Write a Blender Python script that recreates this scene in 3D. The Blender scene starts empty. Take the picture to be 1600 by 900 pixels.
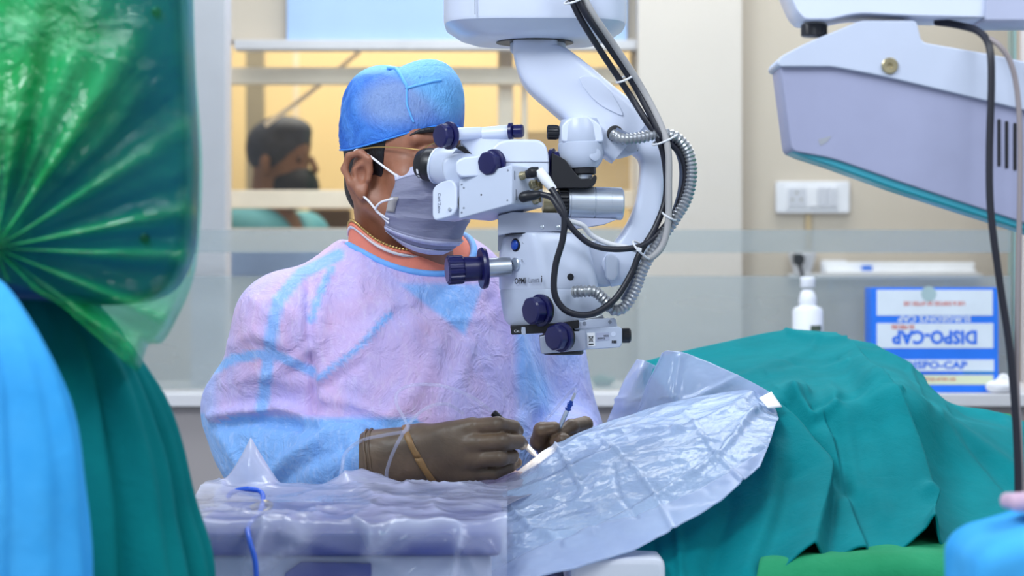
import bpy, bmesh, math, random
import numpy as np
from mathutils import Vector, Matrix, noise as mnoise

random.seed(4)
rng = np.random.default_rng(4)
scn = bpy.context.scene
PI = math.pi

# ------------------------------------------------------------------ camera, world, lights, exposure
CAM_Z = 1.1
F = 3600.0                       # focal length in pixels of the 1600x900 frame
def at(px, py, Y):
    return Vector(((px - 800.0) / F * Y, Y, CAM_Z - (py - 450.0) / F * Y))

cam_d = bpy.data.cameras.new('camera')
cam_d.sensor_width = 36.0
cam_d.lens = 36.0 * F / 1600.0
cam_d.clip_start = 0.05
cam_d.dof.use_dof = True
cam_d.dof.focus_distance = 2.98
cam_d.dof.aperture_fstop = 5.0
cam = bpy.data.objects.new('camera', cam_d)
scn.collection.objects.link(cam)
cam.location = (0, 0, CAM_Z)
cam.rotation_euler = (PI / 2, 0, 0)
scn.camera = cam

scn.view_settings.view_transform = 'Standard'
scn.view_settings.look = 'None'
scn.view_settings.gamma = 1.0
scn.view_settings.exposure = 0.30

world = bpy.data.worlds.new('world')
scn.world = world
world.use_nodes = True
wb = world.node_tree.nodes['Background']
wb.inputs[0].default_value = (0.80, 0.88, 1.0, 1)
wb.inputs[1].default_value = 0.52

def area(name, loc, target, size, power, col, sy=None):
    l = bpy.data.lights.new(name, 'AREA')
    l.energy = power; l.color = col; l.size = size
    if sy: l.shape = 'RECTANGLE'; l.size_y = sy
    o = bpy.data.objects.new(name, l)
    scn.collection.objects.link(o)
    o.location = loc
    o.rotation_euler = (Vector(target) - Vector(loc)).to_track_quat('-Z', 'Y').to_euler()
    return o
# ceiling panels of the theatre (out of frame above), the corridor lamp and the lamp of the office beyond
area('ceiling_panel_lamp', (-0.9, 1.5, 2.62), (-0.1, 3.0, 0.9), 0.9, 52, (0.88, 0.94, 1.0), 1.2)
area('ceiling_panel_lamp', (1.1, 1.7, 2.62), (0.3, 3.0, 0.9), 0.9, 26, (0.88, 0.94, 1.0), 1.2)
area('ceiling_panel_lamp', (0.1, 3.7, 2.64), (0.1, 3.6, 0.0), 1.6, 26, (0.9, 0.95, 1.0), 0.8)
area('corridor_lamp', (0.4, 4.72, 2.62), (0.4, 5.0, 0), 2.8, 24, (1.0, 0.97, 0.93), 0.35)
area('office_lamp', (-0.3, 6.4, 2.6), (-0.3, 6.6, 0), 1.4, 34, (1.0, 0.90, 0.72), 0.9)

# ------------------------------------------------------------------ materials
def C(h):
    h = h.lstrip('#')
    c = [int(h[i:i + 2], 16) / 255 for i in (0, 2, 4)]
    return tuple(x / 12.92 if x <= 0.04045 else ((x + 0.055) / 1.055) ** 2.4 for x in c) + (1.0,)

class NT:
    def __init__(s, name):
        s.m = bpy.data.materials.new(name); s.m.use_nodes = True
        s.t = s.m.node_tree; s.t.nodes.clear()
        s.out = s.n('ShaderNodeOutputMaterial')
    def n(s, typ, **kw):
        nd = s.t.nodes.new(typ)
        for k, v in kw.items():
            if k.startswith('_'): setattr(nd, k[1:], v)
        return nd
    def l(s, a, b): s.t.links.new(a, b)
    def coords(s, scale):
        tc = s.n('ShaderNodeTexCoord'); mp = s.n('ShaderNodeMapping')
        sc = scale if hasattr(scale, '__len__') else (scale,) * 3
        mp.inputs['Scale'].default_value = sc
        s.l(tc.outputs['Object'], mp.inputs['Vector']); return mp.outputs['Vector']
    def noise(s, scale, detail=3, rough=0.5, dist=0.0):
        nz = s.n('ShaderNodeTexNoise'); nz.inputs['Scale'].default_value = 1.0
        nz.inputs['Detail'].default_value = detail; nz.inputs['Roughness'].default_value = rough
        nz.inputs['Distortion'].default_value = dist
        s.l(s.coords(scale), nz.inputs['Vector']); return nz.outputs['Fac']
    def ramp(s, fac, stops):
        r = s.n('ShaderNodeValToRGB')
        e = r.color_ramp.elements
        e[0].position, e[0].color = stops[0]; e[1].position, e[1].color = stops[-1]
        for p, c in stops[1:-1]:
            x = e.new(p); x.color = c
        s.l(fac, r.inputs['Fac']); return r.outputs['Color']
    def mix(s, fac, a, b):
        m = s.n('ShaderNodeMix', _data_type='RGBA')
        if hasattr(fac, 'links'): s.l(fac, m.inputs['Factor'])
        else: m.inputs['Factor'].default_value = fac
        for k, v in (('A', a), ('B', b)):
            sock = [i for i in m.inputs if i.name == k and i.type == 'RGBA'][0]
            if hasattr(v, 'links'): s.l(v, sock)
            else: sock.default_value = v
        return [o for o in m.outputs if o.type == 'RGBA'][0]
    def math(s, op, a, b=0.0, clamp=False):
        m = s.n('ShaderNodeMath', _operation=op); m.use_clamp = clamp
        for i, v in enumerate((a, b)):
            if hasattr(v, 'links'): s.l(v, m.inputs[i])
            else: m.inputs[i].default_value = v
        return m.outputs[0]
    def bump(s, h, strength, dist=0.01):
        b = s.n('ShaderNodeBump'); b.inputs['Strength'].default_value = strength
        b.inputs['Distance'].default_value = dist; s.l(h, b.inputs['Height']); return b.outputs['Normal']
    def attr(s, name):
        a = s.n('ShaderNodeAttribute'); a.attribute_name = name; return a
    def bsdf(s, col, rough=0.5, metal=0.0, normal=None, **kw):
        p = s.n('ShaderNodeBsdfPrincipled')
        if hasattr(col, 'links'): s.l(col, p.inputs['Base Color'])
        else: p.inputs['Base Color'].default_value = col
        if hasattr(rough, 'links'): s.l(rough, p.inputs['Roughness'])
        else: p.inputs['Roughness'].default_value = rough
        p.inputs['Metallic'].default_value = metal
        for k, v in kw.items():
            sock = p.inputs[k.replace('_', ' ')]
            if hasattr(v, 'links'): s.l(v, sock)
            else: sock.default_value = v
        if normal is not None: s.l(normal, p.inputs['Normal'])
        return p.outputs[0]
    def mixsh(s, fac, a, b):
        m = s.n('ShaderNodeMixShader')
        if hasattr(fac, 'links'): s.l(fac, m.inputs[0])
        else: m.inputs[0].default_value = fac
        s.l(a, m.inputs[1]); s.l(b, m.inputs[2]); return m.outputs[0]
    def done(s, sh):
        s.l(sh, s.out.inputs['Surface']); return s.m

def plain(name, col, rough=0.45, metal=0.0, var=0.04, nscale=18, bump=0.0, bscale=60, **kw):
    t = NT(name)
    c = C(col) if isinstance(col, str) else col
    nz = t.noise(nscale, 3)
    lo = tuple(max(0, x * (1 - var)) for x in c[:3]) + (1,); hi = tuple(min(1, x * (1 + var)) for x in c[:3]) + (1,)
    cc = t.ramp(nz, [(0.3, lo), (0.7, hi)])
    nm = t.bump(t.noise(bscale, 4), bump, 0.004) if bump else None
    return t.done(t.bsdf(cc, rough, metal, nm, **kw))

def film(name, col, alpha, rough=0.22, bscale=22, bump=0.5, attr=None, spec=0.5, tint='#ffffff', vor=True):
    """thin plastic sheet: partly see-through, glossy and crumpled"""
    t = NT(name)
    c = C(col)
    nz = t.noise(bscale * 0.6, 4, 0.55, 0.25)
    h = nz
    if vor:
        v = t.n('ShaderNodeTexVoronoi', _feature='F1'); v.inputs['Scale'].default_value = 1.0
        t.l(t.coords((bscale, bscale * 1.3, bscale)), v.inputs['Vector'])
        h = t.math('ADD', t.math('MULTIPLY', v.outputs['Distance'], 0.5), nz)
    nm = t.bump(h, bump, 0.02)
    cc = t.ramp(t.noise(9, 4), [(0.3, tuple(x * 0.94 for x in c[:3]) + (1,)), (0.7, tuple(min(1, x * 1.08) for x in c[:3]) + (1,))])
    p = t.bsdf(cc, rough, 0, nm, Specular_IOR_Level=spec)
    tr = t.n('ShaderNodeBsdfTranslucent'); t.l(cc, tr.inputs[0]); t.l(nm, tr.inputs['Normal'])
    p2 = t.mixsh(0.25, p, tr.outputs[0])
    tp = t.n('ShaderNodeBsdfTransparent'); tp.inputs[0].default_value = C(tint)
    if attr:
        a = t.attr(attr)
        fac = t.math('ADD', a.outputs['Fac'], alpha, True)
    else:
        fac = t.math('ADD', t.math('MULTIPLY', t.math('SUBTRACT', nz, 0.5), 0.35), alpha, True)
    return t.done(t.mixsh(fac, tp.outputs[0], p2))

M = {}
M['white'] = plain('enamel_white', '#d3dbef', 0.30, var=0.02)
M['white2'] = plain('enamel_grey_white', '#bec7db', 0.34, var=0.02)
M['lilac'] = plain('enamel_lilac_grey', '#aeb4cd', 0.4, var=0.03)
M['plate'] = plain('mount_grey', '#a9b0c4', 0.35, 0.3, var=0.03)
M['navy'] = plain('navy_rubber', '#15164f', 0.32, var=0.08)
M['black'] = plain('black_plastic', '#15161d', 0.38, var=0.1)
M['cableblack'] = plain('black_cable', '#1b1c28', 0.42, var=0.1)
M['cablegrey'] = plain('grey_cable', '#a7a5a6', 0.5, var=0.05)
M['cableblue'] = plain('slate_hose', '#5d6880', 0.45, var=0.05)
M['cablewhite'] = plain('white_cable', '#dedfe4', 0.5)
M['silver'] = plain('brushed_aluminium', '#c4ccd8', 0.3, 0.75, var=0.04, nscale=(6, 60, 60))
M['conduit'] = plain('steel_conduit', '#a3a6ab', 0.35, 0.7)
M['brass'] = plain('nickel_connector', '#b3a888', 0.3, 0.8)
M['gold'] = plain('gold', '#c9a86a', 0.3, 0.85)
M['bluebtn'] = plain('blue_button', '#1d4bb0', 0.3)
M['ink'] = plain('ink_black', '#1c1d26', 0.6)
M['inkgrey'] = plain('ink_grey', '#7d8494', 0.6)
M['paper'] = plain('white_paper', '#f0f1f5', 0.7)
M['lens'] = plain('lens_glass', '#0c0d12', 0.05)
M['skin'] = None
# ------------------------------------------------------------------ object helpers
def finish(me, mat, smooth=None):
    if mat: me.materials.append(mat)
    if smooth is not None:
        for p in me.polygons: p.use_smooth = True
        if smooth < 179: me.set_sharp_from_angle(angle=math.radians(smooth))
def world_origin(o):
    v = Vector((0, 0, 0))
    while o is not None:
        v += o.location; o = o.parent
    return v
def tag(o, label=None, cat=None, group=None, kind=None):
    if label: o['label'] = label
    if cat: o['category'] = cat
    if group: o['group'] = group
    if kind: o['kind'] = kind
    return o
def thing(name, label, cat, loc, group=None):
    o = bpy.data.objects.new(name, None); o.empty_display_size = 0.02
    scn.collection.objects.link(o); o.location = loc
    return tag(o, label, cat, group)
def mk(name, vf, mat, parent=None, smooth=35, attrs=None, solid=None, label=None, weld=False):
    """world-space (verts, faces) -> one mesh object"""
    V, Fc = vf
    V = np.asarray(V, dtype=np.float64).reshape(-1, 3)
    if parent is not None: off = np.array(world_origin(parent))
    else: off = np.array([V[:, 0].mean(), V[:, 1].mean(), V[:, 2].min()])
    me = bpy.data.meshes.new(name)
    me.from_pydata((V - off).tolist(), [], [list(map(int, f)) for f in Fc])
    me.validate(); me.update()
    if weld:
        bm = bmesh.new(); bm.from_mesh(me)
        bmesh.ops.remove_doubles(bm, verts=bm.verts, dist=1e-5)
        bmesh.ops.recalc_face_normals(bm, faces=bm.faces); bm.to_mesh(me); bm.free()
    finish(me, mat, smooth)
    if attrs:
        for k, a in attrs.items():
            at_ = me.attributes.new(k, 'FLOAT', 'POINT'); at_.data.foreach_set('value', np.asarray(a, dtype=np.float32))
    o = bpy.data.objects.new(name, me); scn.collection.objects.link(o)
    if parent is not None: o.parent = parent
    else: o.location = off
    if solid:
        s = o.modifiers.new('thickness', 'SOLIDIFY'); s.thickness = solid; s.offset = -1
    if label: o['label'] = label
    return o
def join(*vfs):
    V = []; Fc = []
    n = 0
    for v, f in vfs:
        v = np.asarray(v, dtype=np.float64).reshape(-1, 3)
        V.append(v); Fc += [[i + n for i in q] for q in f]; n += len(v)
    return np.vstack(V), Fc
def copy_tree(o, parent=None, delta=None):
    c = o.copy(); scn.collection.objects.link(c)
    if parent is not None: c.parent = parent
    if delta is not None: c.location = Vector(o.location) + Vector(delta)
    for ch in list(o.children): copy_tree(ch, c)
    return c

# ------------------------------------------------------------------ shapes
def cr(P, n, closed=False):
    """Catmull-Rom through rows of P, n samples per span"""
    P = np.asarray(P, dtype=np.float64)
    N = len(P); out = []
    spans = N if closed else N - 1
    for i in range(spans):
        if closed: p0, p1, p2, p3 = P[(i - 1) % N], P[i], P[(i + 1) % N], P[(i + 2) % N]
        else:
            p1, p2 = P[i], P[i + 1]
            p0 = P[i - 1] if i > 0 else 2 * p1 - p2
            p3 = P[i + 2] if i + 2 < N else 2 * p2 - p1
        for k in range(n):
            t = k / n
            out.append(0.5 * ((2 * p1) + (-p0 + p2) * t + (2 * p0 - 5 * p1 + 4 * p2 - p3) * t * t + (-p0 + 3 * p1 - 3 * p2 + p3) * t ** 3))
    if not closed: out.append(P[-1])
    return np.array(out)
def rings_vf(rings, cap0=True, cap1=True):
    n = len(rings[0]); V = np.vstack(rings); Fc = []
    for i in range(len(rings) - 1):
        for j in range(n):
            a = i * n + j; b = i * n + (j + 1) % n
            Fc.append((a, b, b + n, a + n))
    if cap0: Fc.append(tuple(range(n))[::-1])
    if cap1: Fc.append(tuple((len(rings) - 1) * n + j for j in range(n)))
    return V, Fc
def tube(P, r, seg=10, n=8, smooth=True, caps=True, rf=None):
    P = cr(P, n) if smooth else np.asarray(P, dtype=np.float64)
    m = len(P)
    T = np.gradient(P, axis=0); T /= (np.linalg.norm(T, axis=1, keepdims=True) + 1e-12)
    u = np.cross(T[0], (0, 0, 1.0))
    if np.linalg.norm(u) < 1e-3: u = np.cross(T[0], (1.0, 0, 0))
    u /= np.linalg.norm(u)
    rs = np.full(m, r, dtype=np.float64) if np.isscalar(r) else np.interp(np.linspace(0, 1, m), np.linspace(0, 1, len(r)), r)
    s = np.concatenate([[0], np.cumsum(np.linalg.norm(np.diff(P, axis=0), axis=1))])
    if rf is not None: rs = rs * rf(s)
    rings = []
    ang = np.linspace(0, 2 * PI, seg, endpoint=False)
    for i in range(m):
        u = u - T[i] * np.dot(u, T[i]); u /= np.linalg.norm(u)
        w = np.cross(T[i], u)
        rings.append(P[i] + rs[i] * (np.cos(ang)[:, None] * u + np.sin(ang)[:, None] * w))
    return rings_vf(rings, caps, caps)
def resample(P, step):
    P = np.asarray(P); s = np.concatenate([[0], np.cumsum(np.linalg.norm(np.diff(P, axis=0), axis=1))])
    q = np.arange(0, s[-1], step)
    return np.stack([np.interp(q, s, P[:, i]) for i in range(3)], axis=1)
def lathe(p, d, prof, seg=32, mod=None):
    """prof: [(t along d in metres, radius)] ; mod(theta)->radius factor"""
    p = np.array(p, dtype=np.float64); d = np.array(d, dtype=np.float64); d /= np.linalg.norm(d)
    u = np.cross(d, (0, 0, 1.0))
    if np.linalg.norm(u) < 1e-3: u = np.array([1.0, 0, 0])
    u /= np.linalg.norm(u); w = np.cross(d, u)
    ang = np.linspace(0, 2 * PI, seg, endpoint=False)
    f = np.ones(seg) if mod is None else mod(ang)
    rings = [p + d * t + (r * f)[:, None] * (np.cos(ang)[:, None] * u + np.sin(ang)[:, None] * w) for t, r in prof]
    return rings_vf(rings)
def polygon_mod(k, ph=0.0):
    def g(a):
        x = (a + ph) % (2 * PI / k) - PI / k
        return np.minimum(math.cos(PI / k) / np.cos(x) * 1.04, 1.0)
    return g
def ridge_mod(k, amp=0.06): return lambda a: 1 - amp * (np.cos(k * a) > 0.1)
def offset_poly(P, b):
    P = np.asarray(P); A = np.roll(P, 1, axis=0); B = np.roll(P, -1, axis=0)
    e1 = P - A; e2 = B - P
    n1 = np.stack([e1[:, 1], -e1[:, 0]], 1); n1 /= np.linalg.norm(n1, axis=1, keepdims=True) + 1e-12
    n2 = np.stack([e2[:, 1], -e2[:, 0]], 1); n2 /= np.linalg.norm(n2, axis=1, keepdims=True) + 1e-12
    n = n1 + n2; l = np.linalg.norm(n, axis=1, keepdims=True); n /= l + 1e-12
    k = 1 / np.clip((n * n1).sum(1, keepdims=True), 0.5, 1)
    area2 = np.sum(A[:, 0] * P[:, 1] - P[:, 0] * A[:, 1])
    sgn = 1 if area2 > 0 else -1
    return P + sgn * n * k * b          # positive b = outward
def slab(P2, frame, d0, d1, b=0.003, seg=3):
    """prism with rounded rims: P2 outline in (u,v) of frame=(origin,u,v,w), from w=d0 to w=d1"""
    o, u, v, w = [np.array(x, dtype=np.float64) for x in frame]
    P2 = np.asarray(P2, dtype=np.float64)
    P2 = P2[np.linalg.norm(P2 - np.roll(P2, 1, axis=0), axis=1) > 1e-6]
    rings = []
    A_, B_ = P2 - np.roll(P2, 1, axis=0), np.roll(P2, -1, axis=0) - P2
    tn = np.arctan2(A_[:, 0] * B_[:, 1] - A_[:, 1] * B_[:, 0], (A_ * B_).sum(1))
    tn = tn * np.sign(tn.sum()); hf_ = np.tan(np.clip(tn, -2.6, 2.6) / 2)
    sh = hf_ + np.roll(hf_, -1); ln = np.linalg.norm(B_, axis=1)
    bm_ = np.min(np.where(sh > 1e-4, ln / np.maximum(sh, 1e-4), 9.0))
    b = min(b, .72 * bm_); e_ = min(.0012, b * .25)
    def ring(off, d):
        Q = offset_poly(P2, off)
        return o + Q[:, :1] * u + Q[:, 1:] * v + d * w
    for k in range(seg + 1):
        a = PI / 2 * k / seg
        if k == 0: rings.append(ring(-b - e_, d0))
        rings.append(ring(-b * (1 - math.sin(a)), d0 + b * (1 - math.cos(a))))
    for k in range(seg + 1):
        a = PI / 2 * (1 - k / seg)
        rings.append(ring(-b * (1 - math.sin(a)), d1 - b * (1 - math.cos(a))))
    rings.append(ring(-b - e_, d1))
    V, Fc = rings_vf(rings)
    return V, Fc
def round_poly(P, r, seg=4):
    """round the corners of a 2D outline"""
    P = [np.array(p, dtype=np.float64) for p in P]; out = []
    n = len(P)
    for i in range(n):
        a, p, c = P[i - 1], P[i], P[(i + 1) % n]
        rr = r if np.isscalar(r) else r[i]
        la, lc = np.linalg.norm(a - p), np.linalg.norm(c - p)
        q = min(rr, la * 0.48, lc * 0.48)
        s, e = p + (a - p) / la * q, p + (c - p) / lc * q
        for k in range(seg + 1):
            t = k / seg
            out.append((1 - t) ** 2 * s + 2 * t * (1 - t) * p + t * t * e)
    return np.array(out)
def px_prism(pts, Y0, Y1, r=4, b=0.003, seg=4):
    """outline given at depth Y0 (px), extruded straight back to Y1"""
    P = round_poly(pts, r, seg)
    b = min(b, 2.0 * float(np.min(r)) * Y0 / F)
    Q = np.stack([(P[:, 0] - 800) / F * Y0, CAM_Z - (P[:, 1] - 450) / F * Y0], 1)
    return slab(Q, ((0, Y0, 0), (1, 0, 0), (0, 0, 1), (0, 1, 0)), 0.0, Y1 - Y0, b)
def box(lo, hi, b=0.0, seg=2):
    lo = np.array(lo, dtype=np.float64); hi = np.array(hi, dtype=np.float64)
    if b <= 0:
        x0, y0, z0 = lo; x1, y1, z1 = hi
        V = [(x0, y0, z0), (x1, y0, z0), (x1, y1, z0), (x0, y1, z0), (x0, y0, z1), (x1, y0, z1), (x1, y1, z1), (x0, y1, z1)]
        return V, [(0, 3, 2, 1), (4, 5, 6, 7), (0, 1, 5, 4), (1, 2, 6, 5), (2, 3, 7, 6), (3, 0, 4, 7)]
    P = round_poly([(lo[0], lo[2]), (hi[0], lo[2]), (hi[0], hi[2]), (lo[0], hi[2])], b, seg + 1)
    return slab(P, ((0, lo[1], 0), (1, 0, 0), (0, 0, 1), (0, 1, 0)), 0, hi[1] - lo[1], b * 0.8, seg)
def obox(o, u, v, w, b=0.003, r=0.004):
    """rounded box from corner o with edge vectors u (right), v (up), w (depth)"""
    lu, lv, lw = [np.linalg.norm(x) for x in (u, v, w)]
    P = round_poly([(0, 0), (lu, 0), (lu, lv), (0, lv)], r, 3)
    return slab(P, (o, np.array(u) / lu, np.array(v) / lv, np.array(w) / lw), 0, lw, b)
def sweep(path, hw, ht, n=3.5, seg=28, sub=6, plane_w=(0, 1, 0)):
    """superellipse section along a path lying in the XZ plane; hw in plane, ht across"""
    Q = np.hstack([np.asarray(path, dtype=np.float64), np.asarray(hw)[:, None], np.asarray(ht)[:, None]])
    Q = cr(Q, sub); P = Q[:, :3]
    T = np.gradient(P, axis=0); T /= np.linalg.norm(T, axis=1, keepdims=True)
    W = np.array(plane_w, dtype=np.float64)
    ang = np.linspace(0, 2 * PI, seg, endpoint=False)
    ca, sa = np.cos(ang), np.sin(ang)
    sc = np.sign(ca) * np.abs(ca) ** (2 / n); ss = np.sign(sa) * np.abs(sa) ** (2 / n)
    rings = []
    for i in range(len(P)):
        S = np.cross(T[i], W); S /= np.linalg.norm(S)
        rings.append(P[i] + Q[i, 3] * sc[:, None] * S + Q[i, 4] * ss[:, None] * W)
    return rings_vf(rings)
def patch(net, nu, nv):
    """rows x cols x (px,py,Y) -> grid of world points (bicubic)"""
    A = np.array([[at(*p) for p in row] for row in net], dtype=np.float64)
    return patch_xyz(A, nu, nv)
def patch_xyz(A, nu, nv):
    R, Cc, _ = A.shape
    B = np.stack([cr(A[i], nu) for i in range(R)])           # R x U x 3
    G = np.stack([cr(B[:, j], nv) for j in range(B.shape[1])], axis=1)   # V x U x 3
    return G
def grid_vf(G):
    nv, nu, _ = G.shape
    idx = np.arange(nv * nu).reshape(nv, nu)
    a = idx[:-1, :-1].ravel(); b = idx[:-1, 1:].ravel(); c = idx[1:, 1:].ravel(); d = idx[1:, :-1].ravel()
    return G.reshape(-1, 3), np.stack([a, d, c, b], 1).tolist()
def grid_normals(G):
    du = np.gradient(G, axis=1); dv = np.gradient(G, axis=0)
    N = np.cross(dv, du); N /= np.linalg.norm(N, axis=2, keepdims=True) + 1e-12
    return N
_waves = {}
def wnoise(P, scale, seed=0, octv=3, aniso=(1, 1, 1)):
    """smooth pseudo-noise from random plane waves, about -1..1"""
    key = (seed, octv)
    if key not in _waves:
        r = np.random.default_rng(seed + 100)
        _waves[key] = [(r.normal(size=(7, 3)), r.uniform(0, 2 * PI, 7)) for _ in range(octv)]
    out = 0; amp = 1.0; s = scale
    Q = np.asarray(P) * np.array(aniso)
    for K, ph in _waves[key]:
        K = K / np.linalg.norm(K, axis=1, keepdims=True)
        w = 0
        for k, p in zip(K, ph):
            w = w + np.sin((Q @ k) * s + p)
        out = out + amp * w / 2.6; amp *= 0.5; s *= 2.1
    return out / 1.7
def seg_dist(X, Z, a, b):
    ax, az = a; bx, bz = b
    dx, dz = bx - ax, bz - az
    t = np.clip(((X - ax) * dx + (Z - az) * dz) / (dx * dx + dz * dz + 1e-12), 0, 1)
    return np.hypot(X - ax - t * dx, Z - az - t * dz), t
def poly_dist(X, Z, pts):
    d = None
    for a, b in zip(pts[:-1], pts[1:]):
        q, _ = seg_dist(X, Z, a, b)
        d = q if d is None else np.minimum(d, q)
    return d
def xz(pts, Y): return [((p[0] - 800) / F * Y, CAM_Z - (p[1] - 450) / F * Y) for p in pts]
def text(name, body, loc, right, up, size, mat, parent, extrude=0.0003, bold=0.0, align='LEFT', sx=1.0):
    cu = bpy.data.curves.new(name, 'FONT'); cu.body = body; cu.size = size; cu.extrude = extrude
    cu.offset = bold; cu.align_x = align; cu.align_y = 'CENTER'; cu.resolution_u = 2
    tmp = bpy.data.objects.new(name, cu); scn.collection.objects.link(tmp)
    bpy.context.view_layer.update()
    me = bpy.data.meshes.new_from_object(tmp.evaluated_get(bpy.context.evaluated_depsgraph_get()))
    bpy.data.objects.remove(tmp); bpy.data.curves.remove(cu)
    r = Vector(right).normalized(); u = Vector(up); u = (u - r * u.dot(r)).normalized() if False else u.normalized(); n = r.cross(u).normalized()
    off = world_origin(parent)
    mt = Matrix(((r.x * sx, u.x, n.x, loc[0] - off.x), (r.y * sx, u.y, n.y, loc[1] - off.y), (r.z * sx, u.z, n.z, loc[2] - off.z), (0, 0, 0, 1)))
    me.transform(mt); me.materials.clear(); me.materials.append(mat); me.name = name
    o = bpy.data.objects.new(name, me); scn.collection.objects.link(o); o.parent = parent
    return o

# ------------------------------------------------------------------ implicit surfaces (for bodies, hands, heads)
class SDF:
    def __init__(s, lo, hi, h):
        s.lo = np.array(lo, dtype=np.float64); s.h = h
        s.n = np.ceil((np.array(hi) - s.lo) / h).astype(int) + 1
        s.f = np.full(tuple(s.n), 0.5, dtype=np.float32)
    def _sub(s, lo, hi):
        a = np.clip(np.floor((np.array(lo) - s.lo) / s.h).astype(int), 0, s.n - 1)
        b = np.clip(np.ceil((np.array(hi) - s.lo) / s.h).astype(int) + 1, 1, s.n)
        if np.any(b <= a): return None, None
        ax = [(s.lo[i] + s.h * np.arange(a[i], b[i])).astype(np.float32) for i in range(3)]
        X, Y, Z = np.meshgrid(*ax, indexing='ij', sparse=True)
        return (slice(a[0], b[0]), slice(a[1], b[1]), slice(a[2], b[2])), (X, Y, Z)
    def _apply(s, sl, d, k, cut):
        f = s.f[sl]
        if cut:
            d = -d
            if k > 0:
                hh = np.maximum(k - np.abs(f - d), 0) / k
                s.f[sl] = np.maximum(f, d) + hh * hh * k * 0.25
            else: s.f[sl] = np.maximum(f, d)
        else:
            if k > 0:
                hh = np.maximum(k - np.abs(f - d), 0) / k
                s.f[sl] = np.minimum(f, d) - hh * hh * k * 0.25
            else: s.f[sl] = np.minimum(f, d)
    def cap(s, a, b, ra, rb=None, k=0.01, cut=False):
        rb = ra if rb is None else rb
        a = np.array(a, dtype=np.float64); b = np.array(b, dtype=np.float64)
        m = max(ra, rb) + 2.5 * k + 3 * s.h
        sl, g = s._sub(np.minimum(a, b) - m, np.maximum(a, b) + m)
        if sl is None: return s
        X, Y, Z = g; ab = b - a; L = float(ab @ ab) + 1e-12
        t = np.clip(((X - a[0]) * ab[0] + (Y - a[1]) * ab[1] + (Z - a[2]) * ab[2]) / L, 0, 1)
        d = np.sqrt((X - a[0] - t * ab[0]) ** 2 + (Y - a[1] - t * ab[1]) ** 2 + (Z - a[2] - t * ab[2]) ** 2) - (ra + (rb - ra) * t)
        s._apply(sl, d, k, cut); return s
    def chain(s, pts, rs, k=0.006):
        for i in range(len(pts) - 1): s.cap(pts[i], pts[i + 1], rs[i], rs[i + 1], k)
        return s
    def ell(s, c, r, R=None, k=0.01, cut=False):
        c = np.array(c, dtype=np.float64); r = np.array(r, dtype=np.float64)
        m = r.max() + 2.5 * k + 3 * s.h
        sl, g = s._sub(c - m, c + m)
        if sl is None: return s
        X, Y, Z = g; x, y, z = X - c[0], Y - c[1], Z - c[2]
        if R is not None:                     # rows of R = local axes
            R = np.array(R)
            x, y, z = (R[i][0] * x + R[i][1] * y + R[i][2] * z for i in range(3))
        k0 = np.sqrt((x / r[0]) ** 2 + (y / r[1]) ** 2 + (z / r[2]) ** 2)
        k1 = np.sqrt((x / r[0] ** 2) ** 2 + (y / r[1] ** 2) ** 2 + (z / r[2] ** 2) ** 2) + 1e-9
        s._apply(sl, k0 * (k0 - 1) / k1, k, cut); return s
    def box(s, c, r, R=None, rad=0.005, k=0.005, cut=False):
        c = np.array(c, dtype=np.float64); r = np.array(r, dtype=np.float64)
        m = np.linalg.norm(r) + 2.5 * k + 3 * s.h
        sl, g = s._sub(c - m, c + m)
        if sl is None: return s
        X, Y, Z = g; x, y, z = X - c[0], Y - c[1], Z - c[2]
        if R is not None:
            R = np.array(R)
            x, y, z = (R[i][0] * x + R[i][1] * y + R[i][2] * z for i in range(3))
        q = [np.abs(v) - (r[i] - rad) for i, v in enumerate((x, y, z))]
        d = np.sqrt(np.maximum(q[0], 0) ** 2 + np.maximum(q[1], 0) ** 2 + np.maximum(q[2], 0) ** 2) + np.minimum(np.maximum(np.maximum(q[0], q[1]), q[2]), 0) - rad
        s._apply(sl, d, k, cut); return s
    def half(s, p, n, k=0.0):
        """cut away the side the normal points to"""
        n = np.array(n, dtype=np.float64); n /= np.linalg.norm(n)
        sl, g = s._sub(s.lo, s.lo + s.h * s.n)
        X, Y, Z = g
        d = (X - p[0]) * n[0] + (Y - p[1]) * n[1] + (Z - p[2]) * n[2]
        s._apply(sl, -d, k, True); return s
    def mesh(s, relax=2):
        f = s.f
        f = np.pad(f, 1, constant_values=0.5); lo = s.lo - s.h
        ins = f < 0
        n = np.array(f.shape)
        cnt = np.zeros(tuple(n - 1), dtype=np.int8)
        for i in (0, 1):
            for j in (0, 1):
                for k in (0, 1):
                    cnt += ins[i:n[0] - 1 + i, j:n[1] - 1 + j, k:n[2] - 1 + k]
        act = np.argwhere((cnt > 0) & (cnt < 8))
        idm = np.full(tuple(n - 1), -1, dtype=np.int64); idm[tuple(act.T)] = np.arange(len(act))
        acc = np.zeros((len(act), 3)); c = np.zeros(len(act))
        cor = [(i, j, k) for i in (0, 1) for j in (0, 1) for k in (0, 1)]
        for a in cor:
            for ax in range(3):
                if a[ax] == 0:
                    b = list(a); b[ax] = 1
                    fa = f[tuple((act + a).T)]; fb = f[tuple((act + b).T)]
                    x = (fa < 0) != (fb < 0)
                    t = np.where(x, fa / (fa - fb + 1e-12), 0)
                    p = np.array(a, dtype=np.float64) + t[:, None] * (np.array(b) - np.array(a))
                    acc += np.where(x[:, None], p, 0); c += x
        V = lo + (act + acc / np.maximum(c, 1)[:, None]) * s.h
        Fc = []
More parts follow.
